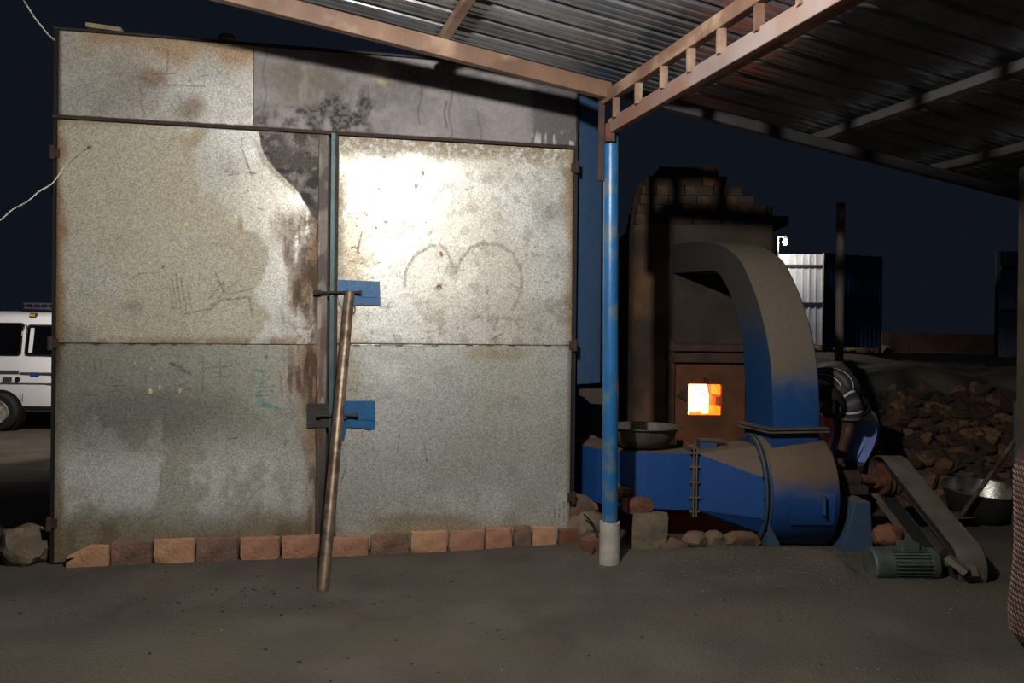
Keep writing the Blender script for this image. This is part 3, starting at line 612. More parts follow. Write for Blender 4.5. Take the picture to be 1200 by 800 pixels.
# straw bits, gravel
mb = MB()
for k in range(520):
    if k < 300: x, y = random.uniform(-2.6, 2.4), random.uniform(2.2, 4.1)
    else: x, y = random.uniform(.3, 2.2), random.uniform(3.6, 4.25)
    r = random.uniform(.002, .006)*(1.8 if random.random() < .07 else 1); z = gh(x, y); c = Vector((x, y, z+r*.4))
    vs = [c+Vector((r*random.uniform(.6, 1.4)*a, r*random.uniform(.6, 1.4)*b, r*random.uniform(.4, 1)*d)) for a, b, d in ((1, 0, 0), (-1, 0, 0), (0, 1, 0), (0, -1, 0), (0, 0, 1), (0, 0, -1))]
    mb.add(vs, [(0, 2, 4), (2, 1, 4), (1, 3, 4), (3, 0, 4), (2, 0, 5), (1, 2, 5), (3, 1, 5), (0, 3, 5)])
o = mb.build('gravel', 'gravel', kind='stuff'); tag(o, 'fine gravel and crumbs scattered on the earth', 'gravel')
mb = MB()
for k in range(160):
    x, y = (random.gauss(-1.4, .5), random.gauss(3.45, .18)) if k < 90 else (random.uniform(-1.5, 1.4), random.uniform(2.3, 3.9))
    r = random.uniform(.003, .009); c = Vector((x, y, gh(x, y)+r*.3))
    vs = [c+Vector((r*random.uniform(.6, 1.6)*a, r*random.uniform(.6, 1.6)*b, r*random.uniform(.3, .7)*d)) for a, b, d in ((1, 0, 0), (-1, 0, 0), (0, 1, 0), (0, -1, 0), (0, 0, 1), (0, 0, -1))]
    mb.add(vs, [(0, 2, 4), (2, 1, 4), (1, 3, 4), (3, 0, 4), (2, 0, 5), (1, 2, 5), (3, 1, 5), (0, 3, 5)])
o = mb.build('charcoal_crumbs', 'rubber', kind='stuff'); tag(o, 'black charcoal crumbs scattered before the doors', 'charcoal')
mb = MB()
for k in range(110):
    x, y = random.gauss(1.12, .28), random.gauss(3.92, .09); z = gh(x, y)+.004; a = random.uniform(0, 3.14); L_ = random.uniform(.015, .05); d = Vector((math.cos(a), math.sin(a), random.uniform(-.05, .05)))*L_
    mb.cyl(Vector((x, y, z))-d/2, Vector((x, y, z))+d/2, .0011, n=4)
o = mb.build('straw', 'straw', kind='stuff'); tag(o, 'dry straw bits strewn on the mound', 'straw')

# ------------------------------------------------------------------ blue casing behind the kiln
cas = empty('flue_casing', (.53, 5.6, 0), 'tall blue sheet steel casing behind the kiln corner', 'casing')
MB().prism([Vector((x, y, .93)) for x, y in ((.39, 4.54), (.55, 4.72), (.55, 5.5), (.36, 5.5))], (0, 0, 1.85)).build('shell', 'casing_blue', cas, bevel=.006)
mb = MB(); prof = [P(672, 455, 4.62), P(690, 456, 4.62), P(712, 456, 4.62), P(712, 474, 4.62), P(692, 473, 4.62), P(684, 465, 4.62), P(672, 461, 4.62)]
mb.prism(prof, (0, .7, 0)).build('gusset', 'dark_plaster', cas, bevel=.003)
MB().box((.53, 5.8, .74), (.42, .62, .36)).build('lower_shell', 'casing_blue', cas, bevel=.01)
mb = MB(); mb.prism([Vector((.36, 5.12, .53)), Vector((.36, 5.5, .66)), Vector((.36, 5.5, .3)), Vector((.36, 5.12, .3))], (.36, 0, 0)).build('skirt', 'duct_blue', cas)
MB().box((.53, 5.8, .27), (.34, .5, .66)).build('foot', 'dark_steel', cas)

# ------------------------------------------------------------------ blower with ducts
fan = empty('blower', (1.68, 4.64, 0), 'blue dusty centrifugal blower with ducts and access door', 'blower')
FC = Vector((0, 4.64, .30)); R = .335
def ring_pts(x, r, n=48, c=FC): return [Vector((x, c.y+r*math.cos(t), c.z+r*math.sin(t))) for t in (2*math.pi*i/n for i in range(n))]
dm = MB().loft([ring_pts(1.49, R*.96), ring_pts(1.505, R), ring_pts(1.862, R), ring_pts(1.875, R*.97)]).build('drum', 'fan_blue', fan, smooth=True)
# access door following the drum, with handle
mb = MB(); a0, a1 = math.radians(180-8), math.radians(180+25); nn = 10; inner = []; outer = []
for i in range(nn+1):
    t = a0+(a1-a0)*i/nn; inner.append((math.cos(t), math.sin(t)))
for x0, x1 in ((1.60, 1.845),):
    vs = []
    for (cy, cz) in inner:
        for x in (x0, x1):
            for r in (R-.004, R+.008): vs.append(Vector((x, FC.y+r*cy, FC.z+r*cz)))
    fs = []
    for i in range(nn):
        b = i*4; fs += [(b+1, b+5, b+7, b+3), (b, b+2, b+6, b+4), (b, b+4, b+5, b+1), (b+2, b+3, b+7, b+6)]
    fs += [(0, 1, 3, 2), (nn*4, nn*4+2, nn*4+3, nn*4+1)]
ad = mb.add(vs, fs).build('access_door', 'fan_blue', dm)
hx = P(965, 580, 4.28); hx2 = P(965, 602, 4.29)
MB().tube([hx+Vector((0, .04, 0)), hx+Vector((0, -.02, 0)), hx2+Vector((0, -.02, 0)), hx2+Vector((0, .05, 0))], .006, 8).build('door_handle', 'bracket_blue', ad)
for rx, rr in ((1.478, R*.90), (1.452, R*.90)):
    mb = MB(); mb.loft([ring_pts(rx, rr), ring_pts(rx, rr+.035), ring_pts(rx+.012, rr+.035), ring_pts(rx+.012, rr)], cap=False); mb.build('flange_ring', 'bracket_blue', fan, smooth=True)
for i in range(16):
    t = 2*math.pi*i/16; p = Vector((1.44, FC.y+(R*.9+.018)*math.cos(t), FC.z+(R*.9+.018)*math.sin(t))); MB().cyl(p, p+Vector((.06, 0, 0)), .007, n=6).build('flange_bolt', 'rust_dark', fan)
# rectangular-to-round transition
def rect_pts(x, y0, y1, z0, z1, n=48):
    out = []
    for i in range(n):
        t = 2*math.pi*i/n; dx, dz = math.cos(t), math.sin(t); k = 1/max(abs(dx), abs(dz)); out.append(Vector((x, (y0+y1)/2+dx*k*(y1-y0)/2, (z0+z1)/2+dz*k*(z1-z0)/2)))
    return out
YF, YB, Z0, Z1 = 4.47, 4.86, .205, .535
mb = MB(); rc = [Vector((1.10, YF, Z0)), Vector((1.10, YF, Z1)), Vector((1.10, YB, Z1)), Vector((1.10, YB, Z0))]
oc8 = [Vector((1.455, FC.y-R*.9*math.cos(t), FC.z+R*.9*math.sin(t))) for t in (math.radians(-22.5+22.5*i) for i in range(16))]
vs = rc+oc8; fs = [(0, 1, 2, 3)]
for k in range(4):       # flat sides end on a short chord of the ring, corners fan out between them
    c0 = (k+0) % 4; c1 = (k+1) % 4; b = 4+(4*k) % 16
    fs.append((c0, b, b+2, c1)); fs.append((b, b+1, b+2))
    for j in range(2, 4): fs.append((c1, 4+(4*k+j) % 16, 4+(4*k+j+1) % 16))
mb.add(vs, fs).build('transition_duct', 'duct_blue', fan)
mb = MB()
for x in (1.070, 1.088):
    mb.box((x, YF-.008, (Z0+Z1)/2), (.008, .05, Z1-Z0+.06)); mb.box((x, (YF+YB)/2, Z1+.008), (.008, YB-YF+.06, .05)); mb.box((x, (YF+YB)/2, Z0-.01), (.008, YB-YF+.06, .05)); mb.box((x, YB+.01, (Z0+Z1)/2), (.008, .05, Z1-Z0+.06))
for z in (.20, .28, .37, .46, .54): mb.cyl((1.05, YF-.02, z), (1.11, YF-.02, z), .007, n=6)
mb.build('flange', 'guard_steel', fan)
# long duct, bending back behind the kiln
fr = [(1.08, YF), (.95, YF), (.80, YF+.012), (.68, YF+.05), (.60, YF+.10), (.53, YF+.18), (.46, YF+.30), (.41, YF+.44), (.37, YF+.62)]
bk = [(1.08, YB), (.95, YB), (.85, YB+.02), (.78, YB+.06), (.74, YB+.12), (.72, YB+.2), (.70, YB+.3), (.69, YB+.42), (.68, YB+.55)]
mb = MB(); rings = []
for (a, b), (c_, d) in zip(fr, bk): rings.append([Vector((a, b, Z0)), Vector((a, b, Z1)), Vector((c_, d, Z1)), Vector((c_, d, Z0))])
mb.loft(rings).build('curved_duct', 'duct_blue', fan)
q = P(830, 524, 4.62)
mb = MB(); mb.box((q.x, 4.66, Z1+.025), (.10, .10, .055)); mb.box((q.x+.03, 4.66, Z1+.058), (.15, .12, .006)); mb.build('damper_box', 'bracket_blue', fan)
# elbow rising from the drum and turning into the furnace
EC = Vector((1.531, 4.45, .69)); th = math.radians(11); EE = Vector((math.cos(th), math.sin(th), 0)); ED = Vector((-math.sin(th), math.cos(th), 0))
oc = [(0, .69), (.002, .85), (.037, 1.099), (.11, 1.302), (.216, 1.487), (.381, 1.686), (.52, 1.777), (.742, 1.862), (1.083, 1.915), (1.60, 1.955)]
ic = [(.30, .69), (.306, .80), (.335, 1.037), (.362, 1.214), (.418, 1.334), (.489, 1.447), (.586, 1.564), (.75, 1.675), (1.078, 1.702), (1.60, 1.727)]
def cr_spline(p, n=5):
    out = []
    for i in range(len(p)-1):
        a, b, c, d = [Vector(p[max(0, min(len(p)-1, j))]) for j in (i-1, i, i+1, i+2)]
        for k in range(n):
            t = k/n; out.append(.5*((2*b)+(c-a)*t+(2*a-5*b+4*c-d)*t*t+(3*b-a-3*c+d)*t**3))
    out.append(Vector(p[-1])); return out
OC, IC = cr_spline(oc), cr_spline(ic); WE = .30
rings = []
for a, b in zip(OC, IC):
    po_ = EC+ED*a[0]; pi_ = EC+ED*b[0]; rings.append([Vector((po_.x, po_.y, a[1])), Vector((po_.x, po_.y, a[1]))+EE*WE, Vector((pi_.x, pi_.y, b[1]))+EE*WE, Vector((pi_.x, pi_.y, b[1]))])
eb = MB().loft(rings).build('elbow_duct', 'elbow_blue', fan, smooth=True)
for side, nm in ((-.004, 'side_cheek'), (WE-.002, 'side_cheek')):
    rg = []
    for a, b in zip(OC, IC):
        q = []
        for (sx, zz) in ((a[0], a[1]), (b[0], b[1])):
            for k in ((0, 1) if not q else (1, 0)): p_ = EC+ED*sx+EE*(side+.006*k); q.append(Vector((p_.x, p_.y, zz)))
        rg.append(q)
    MB().loft(rg).build(nm, 'elbow_cheek', fan)
mb = MB(); cc = EC+EE*(WE/2)+ED*.15
for z in (.672, .69): mb.box((cc.x, cc.y, z), (WE+.09, .39, .010), EE, ED)
mb.build('flange', 'guard_steel', fan)
mb = MB(); mb.prism([Vector((p.x, p.y, .66)) for p in (EC, EC+EE*WE, EC+EE*WE+ED*.32, EC+ED*.32)], (0, 0, -.22)).build('outlet_neck', 'fan_blue', fan)
# stands
mb = MB(); mb.prism([(1.47, 4.36, -.3), (1.47, 4.36, .10), (1.47, 4.92, .10), (1.47, 4.98, -.3)], (.03, 0, 0))
mb.prism([Vector(p) for p in ((1.455, 4.315, -.15), (1.47, 4.315, .16), (1.53, 4.315, .06), (1.575, 4.315, -.15))], (0, .02, 0)); mb.build('stand_plate', 'bracket_blue', fan)
mb = MB(); mb.prism([P(984, 650, 4.36), P(1003, 588, 4.36), P(1020, 588, 4.36), P(1024, 656, 4.36)], (0, .5, 0)).build('bearing_stand', 'bracket_blue', fan, bevel=.004)
BZ = .365; bx = P(1005, 572, 4.6).x
mb = MB(); mb.box((2.06, 4.64, .315), (.16, .2, .05)); mb.cyl((1.99, 4.64, BZ), (2.12, 4.64, BZ), .055, n=20); mb.build('bearing_block', 'rust_dark', fan, smooth=True)
MB().cyl((1.86, 4.64, BZ), (2.37, 4.64, BZ), .03, n=20).build('shaft', 'rust', fan, smooth=True)
PX0, PX1 = 2.25, 2.37
mb = MB(); mb.lathe([(.055, -.02), (.055, .015), (.095, .015), (.095, .03), (.08, .045), (.095, .06), (.08, .075), (.095, .09), (.095, .11), (.03, .11)], (PX0, 4.64, BZ), Vector((1, 0, 0)), 32); mb.build('fan_pulley', 'rust', fan, smooth=True)

# belt guard band, V-belts, motor
C1 = Vector((0, 4.64, BZ)); C2 = Vector((0, 3.93, .055))
def race(r1, r2, c1=C1, c2=C2, n=16):
    d = (c2-c1); L_ = d.length; d.normalize(); nrm = Vector((0, -d.z, d.y)); nrm = nrm if nrm.z > 0 else -nrm
    b = math.asin((r1-r2)/L_); out = []
    for i in range(n+1):
        t = math.pi/2-b+(-(math.pi-2*b))*i/n if False else (math.pi/2)+(math.pi)*i/n
        out.append(c1+d*(r1*math.cos(t))+nrm*(r1*math.sin(t)))
    for i in range(n+1):
        t = -math.pi/2+math.pi*i/n; out.append(c2+d*(r2*math.cos(t))+nrm*(r2*math.sin(t)))
    return out
def band(mb, ro, ri, x0, x1):
    A, B = race(*ro), race(*ri); rings = []
    for a, b in zip(A, B): rings.append([Vector((x0, a.y, a.z)), Vector((x1, a.y, a.z)), Vector((x1, b.y, b.z)), Vector((x0, b.y, b.z))])
    rings.append(rings[0]); mb.loft(rings, cap=False)
gd = empty('belt_drive', (2.3, 4.2, 0), 'belt and steel guard band running from blower shaft to motor', 'belt drive')
mb = MB(); band(mb, (.145, .135), (.140, .130), PX0-.0, PX1+.02); mb.build('guard_band', 'guard_steel', gd)
for x in (2.275, 2.305, 2.335):
    mb = MB(); band(mb, (.102, .098), (.088, .084), x-.008, x+.008); mb.build('belt', 'rubber', gd)
MB().box((PX1+.022, 4.28, .2), (.004, .50, .12), Vector((1, 0, 0)), Vector((0, .93, .41)).normalized(), Vector((0, -.41, .93)).normalized()).build('guard_side', 'guard_steel', gd)
mo = empty('electric_motor', (2.0, 3.93, 0), 'finned grey-green electric motor on the ground', 'motor')
MC = Vector((0, 3.93, .055)); MR = .086
mb = MB(); mb.lathe([(MR*.9, 1.86), (MR, 1.87), (MR, 1.96), (MR*.93, 1.965), (MR*.93, 2.15), (MR, 2.155), (MR*.98, 2.19), (MR*.5, 2.20)], MC, Vector((1, 0, 0)), 32); mb.build('housing', 'motor_green', mo, smooth=True)
mb = MB()
for i in range(30):
    t = 2*math.pi*i/30; dv = Vector((0, math.cos(t), math.sin(t))); p = MC+dv*(MR*.95)+Vector((2.057, 0, 0)); mb.box(p, (.185, .005, .016), Vector((1, 0, 0)), Vector((1, 0, 0)).cross(dv), dv)
mb.build('cooling_fins', 'motor_green', mo)
MB().box((2.06, 3.93, .15), (.09, .07, .04)).build('terminal_box', 'motor_green', mo, bevel=.004)
MB().cyl((2.18, 3.93, .055), (2.36, 3.93, .055), .014, n=14).build('motor_shaft', 'chrome', mo)
mb = MB(); mb.lathe([(.02, .0), (.084, .0), (.084, .012), (.072, .025), (.084, .038), (.072, .05), (.084, .062), (.084, .075), (.02, .08)], (2.27, 3.93, .055), Vector((1, 0, 0)), 28); mb.build('motor_pulley', 'dark_steel', mo, smooth=True)
mb = MB(); mb.box((2.0, 3.93, -.045), (.26, .16, .02)); mb.box((2.0, 3.93, -.03), (.12, .12, .03)); mb.build('motor_foot', 'motor_green', mo)
o = MB().beam(P(1110, 652, 3.82), P(1133, 671, 3.76), .05, .03).beam(P(1131, 652, 3.84), P(1140, 676, 3.78), .05, .03).build('angle_iron', 'guard_steel', org=P(1125, 672, 3.8)); tag(o, 'bent angle iron foot at the lower end of the guard', 'bracket')
rock('rubble_stone', P(1040, 628, 4.10), (.16, .13, .13), 77, 'brick_d', 'broken brown brick behind the motor', 'rubble')
rock('rubble_stone', P(956, 647, 4.16), (.07, .05, .035), 78, 'straw', 'pale yellow crumb at the foot of the drum', 'rubble', sub=2)

# iron bowl on the duct
bc = P(752, 520, 4.69); bc.z = Z1+.002
def bowl(name, c, r, h, label, mo_, mi_, tilt=(0, 0, 0), lip=.02):
    rt = empty(name, c, label, 'bowl'); n = 40
    mb = MB(); mb.lathe([(r*.30, 0), (r*.62, h*.10), (r*.86, h*.45), (r*.97, h*.85), (r, h), (r+lip, h*1.01), (r+lip, h*1.05), (r*.985, h*1.03), (r*.95, h*.86), (r*.84, h*.48), (r*.60, h*.14), (r*.28, h*.05)], c, n=n)
    b = mb.build('pan', mo_, rt, smooth=True); b.data.materials.append(M[mi_])
    for p in b.data.polygons:
        k = p.center.xy.length if len(p.vertices) < 5 else 0
        i0 = min(p.vertices)//n
        if i0 >= 5: p.material_index = 1
    return rt
b1 = bowl('iron_bowl', bc, .22, .13, 'round iron pan resting on top of the blue duct', 'bowl_iron', 'bowl_iron')

# ------------------------------------------------------------------ brick furnace with fire door
fu = empty('brick_furnace', (1.45, 6.1, 0), 'dark plastered brick furnace with glowing fire door', 'furnace')
FY = 5.90
XL, XR = P(743, 400, FY).x, 2.02
pl0, pl1 = P(783, 400, FY).x, P(873, 400, FY).x; zt = P(800, 403, FY).z
ox0, ox1 = P(806, 470, FY).x, P(845, 470, FY).x; oz0, oz1 = P(820, 486, FY).z, P(820, 450, FY).z
# body: rounded left corner, plastered, with a hole for the fire chamber
mb = MB(); cr_ = .10; ztop = P(760, 262, FY).z
arc = [(XL+cr_-cr_*math.cos(t), FY+cr_-cr_*math.sin(t)) for t in [i*math.pi/2/8 for i in range(9)]]
poly = arc+[(ox0-.14, FY), (ox0-.14, FY+1.1), (XL, FY+1.1)]
mb.prism([Vector((x, y, -.2)) for x, y in poly], (0, 0, ztop+.2)); mb.build('left_pier', 'plaster', fu, smooth=True)
mb = MB(); mb.box(((ox0-.14+XR)/2, FY+.55, (zt+ztop)/2), (XR-ox0+.14, 1.1, ztop-zt)); mb.build('hood_wall', 'dark_plaster', fu, bevel=.01)
mb = MB(); mb.box(((ox1+.03+XR)/2, FY+.56, zt/2-.15), (XR-ox1-.03, 1.09, zt+.3)); mb.build('right_pier', 'plaster', fu)
MB().box(((ox0-.14+ox1+.05)/2, FY+.56, (oz0-.1-.3)/2), (ox1-ox0+.19, 1.08, oz0-.1+.3)).build('hearth_base', 'plaster', fu)
MB().box(((XL+XR)/2, FY+1.12, zt/2-.1), (XR-XL, .06, zt+.2)).build('back_wall', 'plaster', fu)
mb = MB()
for (x0, x1, z0, z1) in ((ox0-.14, ox0, -.25, zt), (ox1, pl1, -.25, zt), (ox0, ox1, -.25, oz0), (ox0, ox1, oz1, zt)): mb.box(((x0+x1)/2, FY+.01, (z0+z1)/2), (x1-x0, .05, z1-z0))
fp = mb.build('front_panel', 'furnace_panel', fu)
mb = MB(); mb.beam((pl0+.02, FY-.03, .0), (pl0+.02, FY-.03, zt+.02), .05, .045, Vector((0, 1, 0))); mb.build('frame_post', 'furnace_steel', fu, bevel=.004)
for y0, y1 in ((403, 411), (414, 424)):
    a, b = P(783, y1, FY).z, P(783, y0, FY).z; MB().box(((pl0+pl1)/2, FY-.035, (a+b)/2), (pl1-pl0+.02, .06, b-a)).build('lintel_bar', 'furnace_steel', fu, bevel=.003)
mb = MB(); mb.prism([Vector((ox0-.10, FY-.025, oz1-.09)), Vector((ox0-.015, FY-.07, oz1-.01)), Vector((ox0-.01, FY-.06, oz1-.13))], (0, .006, 0)).build('door_flap', 'furnace_steel', fu)
mb = MB(); mb.box((ox0+.13, FY-.03, oz1+.03), (.02, .03, .05)); mb.build('door_catch', 'rust', fu)
# fire chamber: brick lining and burning fuel
mb = MB()
mb.box(((ox0+ox1)/2, FY+.5, oz0-.13), (.6, .95, .1)); mb.box(((ox0+ox1)/2, FY+.5, oz1+.10), (.6, .95, .1)); mb.box((ox0-.12, FY+.5, (oz0+oz1)/2), (.1, .95, .5)); mb.box((ox1+.08, FY+.5, (oz0+oz1)/2), (.1, .95, .5)); mb.box(((ox0+ox1)/2, FY+.99, (oz0+oz1)/2), (.6, .05, .5))
mb.build('chamber', 'fire_brick', fu)
for k in range(3):
    z = oz0-.01+k*.082
    MB().box((ox1-.012+.01*k, FY+.12+.012*(k % 2), z+.036), (.062, .20, .072)).build('jamb_brick', 'fire_orange' if k != 1 else 'fire_brick', fu, bevel=.006)
mb = MB()
for k in range(26):
    x = ox0-.08+random.random()*.27; y = FY+.22+random.random()*.4; h = random.uniform(.34, .46)
    mb.lathe([(.03, 0), (.06, h*.2), (.06, h*.6), (.035, h*.85), (.003, h)], (x, y, oz0-.08), n=10)
mb.build('flames', 'fire_white', fu, smooth=True, kind='stuff')
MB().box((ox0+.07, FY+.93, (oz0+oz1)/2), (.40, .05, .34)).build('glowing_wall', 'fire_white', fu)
mb = MB()
for k in range(10): mb.beam((ox0-.05+random.random()*.3, FY+.2, oz0-.05+random.random()*.05), (ox0+random.random()*.28, FY+.9, oz0-.04+random.random()*.06), .05, .05)
mb.build('embers', 'fire_orange', fu, kind='stuff')
# stepped brick courses on top
def courses():
    spec = [(0, 745, 925), (1, 747, 906), (2, 750, 888), (3, 752, 872), (4, 756, 852), (5, 772, 842)]
    me_cache = {}
    bh = .078; k = 0
    for r, x0, x1 in spec:
        y = FY+.03+.012*r; X0, X1 = P(x0, 250, y).x, P(x1, 250, y).x; z = ztop+bh*r+bh/2; x = X0-(.11 if r % 2 else 0)
        while x < X1-.03:
            a = max(x, X0); b = min(x+.225, X1)
            if b-a > .03:
                key = round(b-a, 2)
                if key not in me_cache:
                    bm = bmesh.new(); bmesh.ops.create_cube(bm, size=1); bmesh.ops.scale(bm, vec=(b-a-.008, .5, bh-.003), verts=bm.verts); bmesh.ops.bevel(bm, geom=list(bm.edges), offset=.004, segments=1, affect='EDGES')
                    me = bpy.data.meshes.new('brick'); bm.to_mesh(me); bm.free(); me.materials.append(M['plaster' if r < 4 else 'brick_d']); me_cache[key] = me
                o = bpy.data.objects.new('brick', me_cache[key]); C.objects.link(o); o.parent = fu
                o.location = Vector(((a+b)/2, y+.25+random.uniform(-.008, .008), z))-ORG[fu.name]; k += 1
            x += .225
courses()

# ------------------------------------------------------------------ person bending over the bearing
per = empty('person', (2.38, 5.15, gh(2.38, 5.15)), 'person in striped shirt and blue wrap bending over blower shaft', 'person')
def skin_body():
    V_, E_, R_ = [], [], []
    def v(p, r): V_.append(Vector(p)-ORG[per.name]); R_.append(r); return len(V_)-1
    def chain(start, pts):
        k = start
        for p, r in pts:
            j = v(p, r); E_.append((k, j)); k = j
        return k
    pel = v((2.41, 5.22, .70), (.125, .105))
    ch = chain(pel, [((2.30, 5.10, .80), (.115, .095)), ((2.19, 4.99, .87), (.125, .10)), ((2.11, 4.91, .90), (.115, .085))])
    hd = chain(ch, [((2.09, 4.84, .885), (.05, .05)), ((2.085, 4.79, .865), (.055, .06)), ((2.075, 4.75, .80), (.072, .088)), ((2.06, 4.735, .745), (.055, .06))])
    chain(hd-1, [((2.02, 4.68, .77), (.018, .018))])
    # near arm
    sh = chain(ch, [((2.19, 4.83, .85), (.062, .06)), ((2.215, 4.80, .79), (.052, .05)), ((2.235, 4.83, .64), (.040, .042)), ((2.20, 4.80, .58), (.036, .036)), ((2.13, 4.72, .475), (.028, .026)), ((2.105, 4.69, .445), (.032, .018))])
    for k in range(4):
        dx = -.026+.017*k
        chain(sh, [((2.09+dx*.7, 4.665-dx*.5, .428), (.010, .010)), ((2.075+dx*.8, 4.64-dx*.5, .412+.0*k), (.009, .009)), ((2.070+dx*.8, 4.625-dx*.5, .39+.004*abs(k-1.5)), (.008, .008))])
    chain(sh, [((2.135, 4.685, .44), (.011, .011)), ((2.13, 4.655, .425), (.009, .009))])
    # far arm
    s2 = chain(ch, [((2.02, 4.99, .85), (.062, .06)), ((1.99, 5.02, .79), (.052, .05)), ((1.97, 5.05, .62), (.040, .042)), ((1.99, 4.98, .57), (.036, .036)), ((2.02, 4.82, .45), (.028, .026)), ((2.03, 4.77, .43), (.032, .018))])
    for k in range(4):
        dx = -.026+.017*k; chain(s2, [((2.04+dx, 4.74, .42), (.010, .010)), ((2.045+dx, 4.715, .405), (.009, .009)), ((2.045+dx, 4.70, .39), (.008, .008))])
    chain(s2, [((2.005, 4.76, .415), (.011, .011)), ((2.01, 4.73, .405), (.009, .009))])
    for hx_, hy, kx, ky, fx, fy in ((2.44, 5.13, 2.36, 4.98, 2.38, 5.12), (2.33, 5.27, 2.18, 5.20, 2.24, 5.36)):
        z0 = gh(fx, fy)
        chain(pel, [((hx_, hy, .64), (.095, .095)), ((kx, ky, .42), (.06, .06)), ((kx+.01, ky+.06, .30), (.055, .058)), ((fx, fy, z0+.085), (.036, .04)), ((fx-.03, fy-.05, z0+.035), (.038, .028)), ((fx-.09, fy-.13, z0+.022), (.04, .02))])
    me = bpy.data.meshes.new('body'); me.from_pydata(V_, E_, []); o = bpy.data.objects.new('body', me); C.objects.link(o); o.parent = per
    md = o.modifiers.new('skin', 'SKIN'); md.use_smooth_shade = True
    for i, sv in enumerate(me.skin_vertices[0].data):
        sv.radius = R_[i]; sv.use_root = (i == pel)
    ss = o.modifiers.new('sub', 'SUBSURF'); ss.levels = 2; ss.render_levels = 2
    me.materials.append(M['skin']); return o
body = skin_body(); ORG[body.name] = ORG[per.name]
def ell(c, t, a, b, up, n=28):
    t = Vector(t).normalized(); X = t.cross(up).normalized(); Y = X.cross(t); return [Vector(c)+X*(a*math.cos(k))+Y*(b*math.sin(k)) for k in (2*math.pi*i/n for i in range(n))]
def striped(name, rings, cols, parent, rough=.85):
    mb = MB(); mb.loft(rings, cap=True); o = mb.build(name, 'undershirt', parent, smooth=True)
    me = o.data; n = len(rings[0]); a = me.color_attributes.new('Col', 'FLOAT_COLOR', 'CORNER')
    for p in me.polygons:
        k = min(vv//n for vv in p.vertices) if len(p.vertices) < 6 else 0
        for li in p.loop_indices: a.data[li].color = lin(cols(k))+(1,)
    m = bpy.data.materials.get('striped_cloth')
    if not m:
        m = bpy.data.materials.new('striped_cloth'); m.use_nodes = True; at = m.node_tree.nodes.new('ShaderNodeAttribute'); at.attribute_name = 'Col'
        b = m.node_tree.nodes['Principled BSDF']; m.node_tree.links.new(at.outputs['Color'], b.inputs['Base Color']); b.inputs['Roughness'].default_value = .9
    me.materials.clear(); me.materials.append(m); return o
spine = [Vector(p) for p in ((2.43, 5.24, .68), (2.36, 5.16, .765), (2.28, 5.08, .84), (2.20, 5.0, .89), (2.13, 4.93, .912), (2.085, 4.885, .905), (2.06, 4.855, .895))]
rad = [(.15, .12), (.155, .125), (.16, .13), (.175, .135), (.175, .125), (.12, .09), (.07, .065)]
sp = cr_spline(spine, 9); rd = cr_spline([(a, b, 0) for a, b in rad], 9); UPV = Vector((-.3, -.3, 1))
rings = []
for i, p in enumerate(sp):
    t = (sp[min(i+1, len(sp)-1)]-sp[max(i-1, 0)]); rings.append(ell(p, t, rd[i][0], rd[i][1], UPV))
def shirt_col(k):
    q = k % 9
    return (196, 190, 182) if q == 0 else ((40, 38, 38) if q in (1, 2, 8) else ((92, 90, 92) if q in (4, 5) else (62, 60, 62)))
sh = striped('shirt', rings, shirt_col, per)
sl = cr_spline([Vector(p) for p in ((2.15, 4.88, .87), (2.195, 4.825, .845), (2.225, 4.80, .785), (2.235, 4.81, .715))], 8)
rings = [ell(p, (sl[min(i+1, len(sl)-1)]-sl[max(i-1, 0)]), .085-.0006*i, .08-.0005*i, Vector((0, -1, .2))) for i, p in enumerate(sl)]
striped('sleeve', rings, shirt_col, sh)
sl = cr_spline([Vector(p) for p in ((2.06, 4.95, .87), (2.01, 5.0, .845), (1.985, 5.02, .785), (1.98, 5.03, .70))], 8)
rings = [ell(p, (sl[min(i+1, len(sl)-1)]-sl[max(i-1, 0)]), .085, .08, Vector((0, -1, .2))) for i, p in enumerate(sl)]
striped('sleeve', rings, shirt_col, sh)
# wrap cloth round hips and thighs
ctr = cr_spline([Vector(p) for p in ((2.34, 5.15, .78), (2.40, 5.21, .70), (2.385, 5.16, .58), (2.32, 5.10, .46), (2.27, 5.09, .38))], 7)
rw = cr_spline([(.15, .13, 0), (.185, .165, 0), (.185, .18, 0), (.165, .175, 0), (.16, .165, 0)], 7); rings = []
for i, p in enumerate(ctr):
    t = Vector((-.12, -.08, -1)); r = ell(p, t, rw[i][0], rw[i][1], Vector((0, 1, 0)), 40); f_ = i/len(ctr)
    rings.append([q_+(q_-p).normalized()*(.014*f_*math.sin(k*1.9)+.008*f_*math.sin(k*.8)) for k, q_ in enumerate(r)])
def lungi_col(k): return (188, 182, 170) if k < 9 else ((130, 150, 214) if k < 25 else (60, 66, 92))
striped('wrap_cloth', rings, lungi_col, per)
# hair cap and ears
hc = Vector((2.08, 4.765, .808)); bm_ = bmesh.new(); bmesh.ops.create_icosphere(bm_, subdivisions=3, radius=1)
hv = []; ha = Vector((.45, .35, .35)).normalized()
for v_ in bm_.verts:
    d = v_.co.copy(); v_.co = Vector((d.x*.092, d.y*.092, d.z*.108))+noise.noise_vector(d*5)*.006
bmesh.ops.delete(bm_, geom=[v_ for v_ in bm_.verts if Vector(v_.co).dot(Vector((-.55, -.55, -.62)).normalized()) > .045], context='VERTS')
me = bpy.data.meshes.new('hair')
for v_ in bm_.verts: v_.co += hc-ORG[per.name]
bm_.to_mesh(me); bm_.free(); me.materials.append(M['hair']); me.shade_smooth(); o = bpy.data.objects.new('hair', me); C.objects.link(o); o.parent = per

per.location += Vector((-.05, .08, 0))

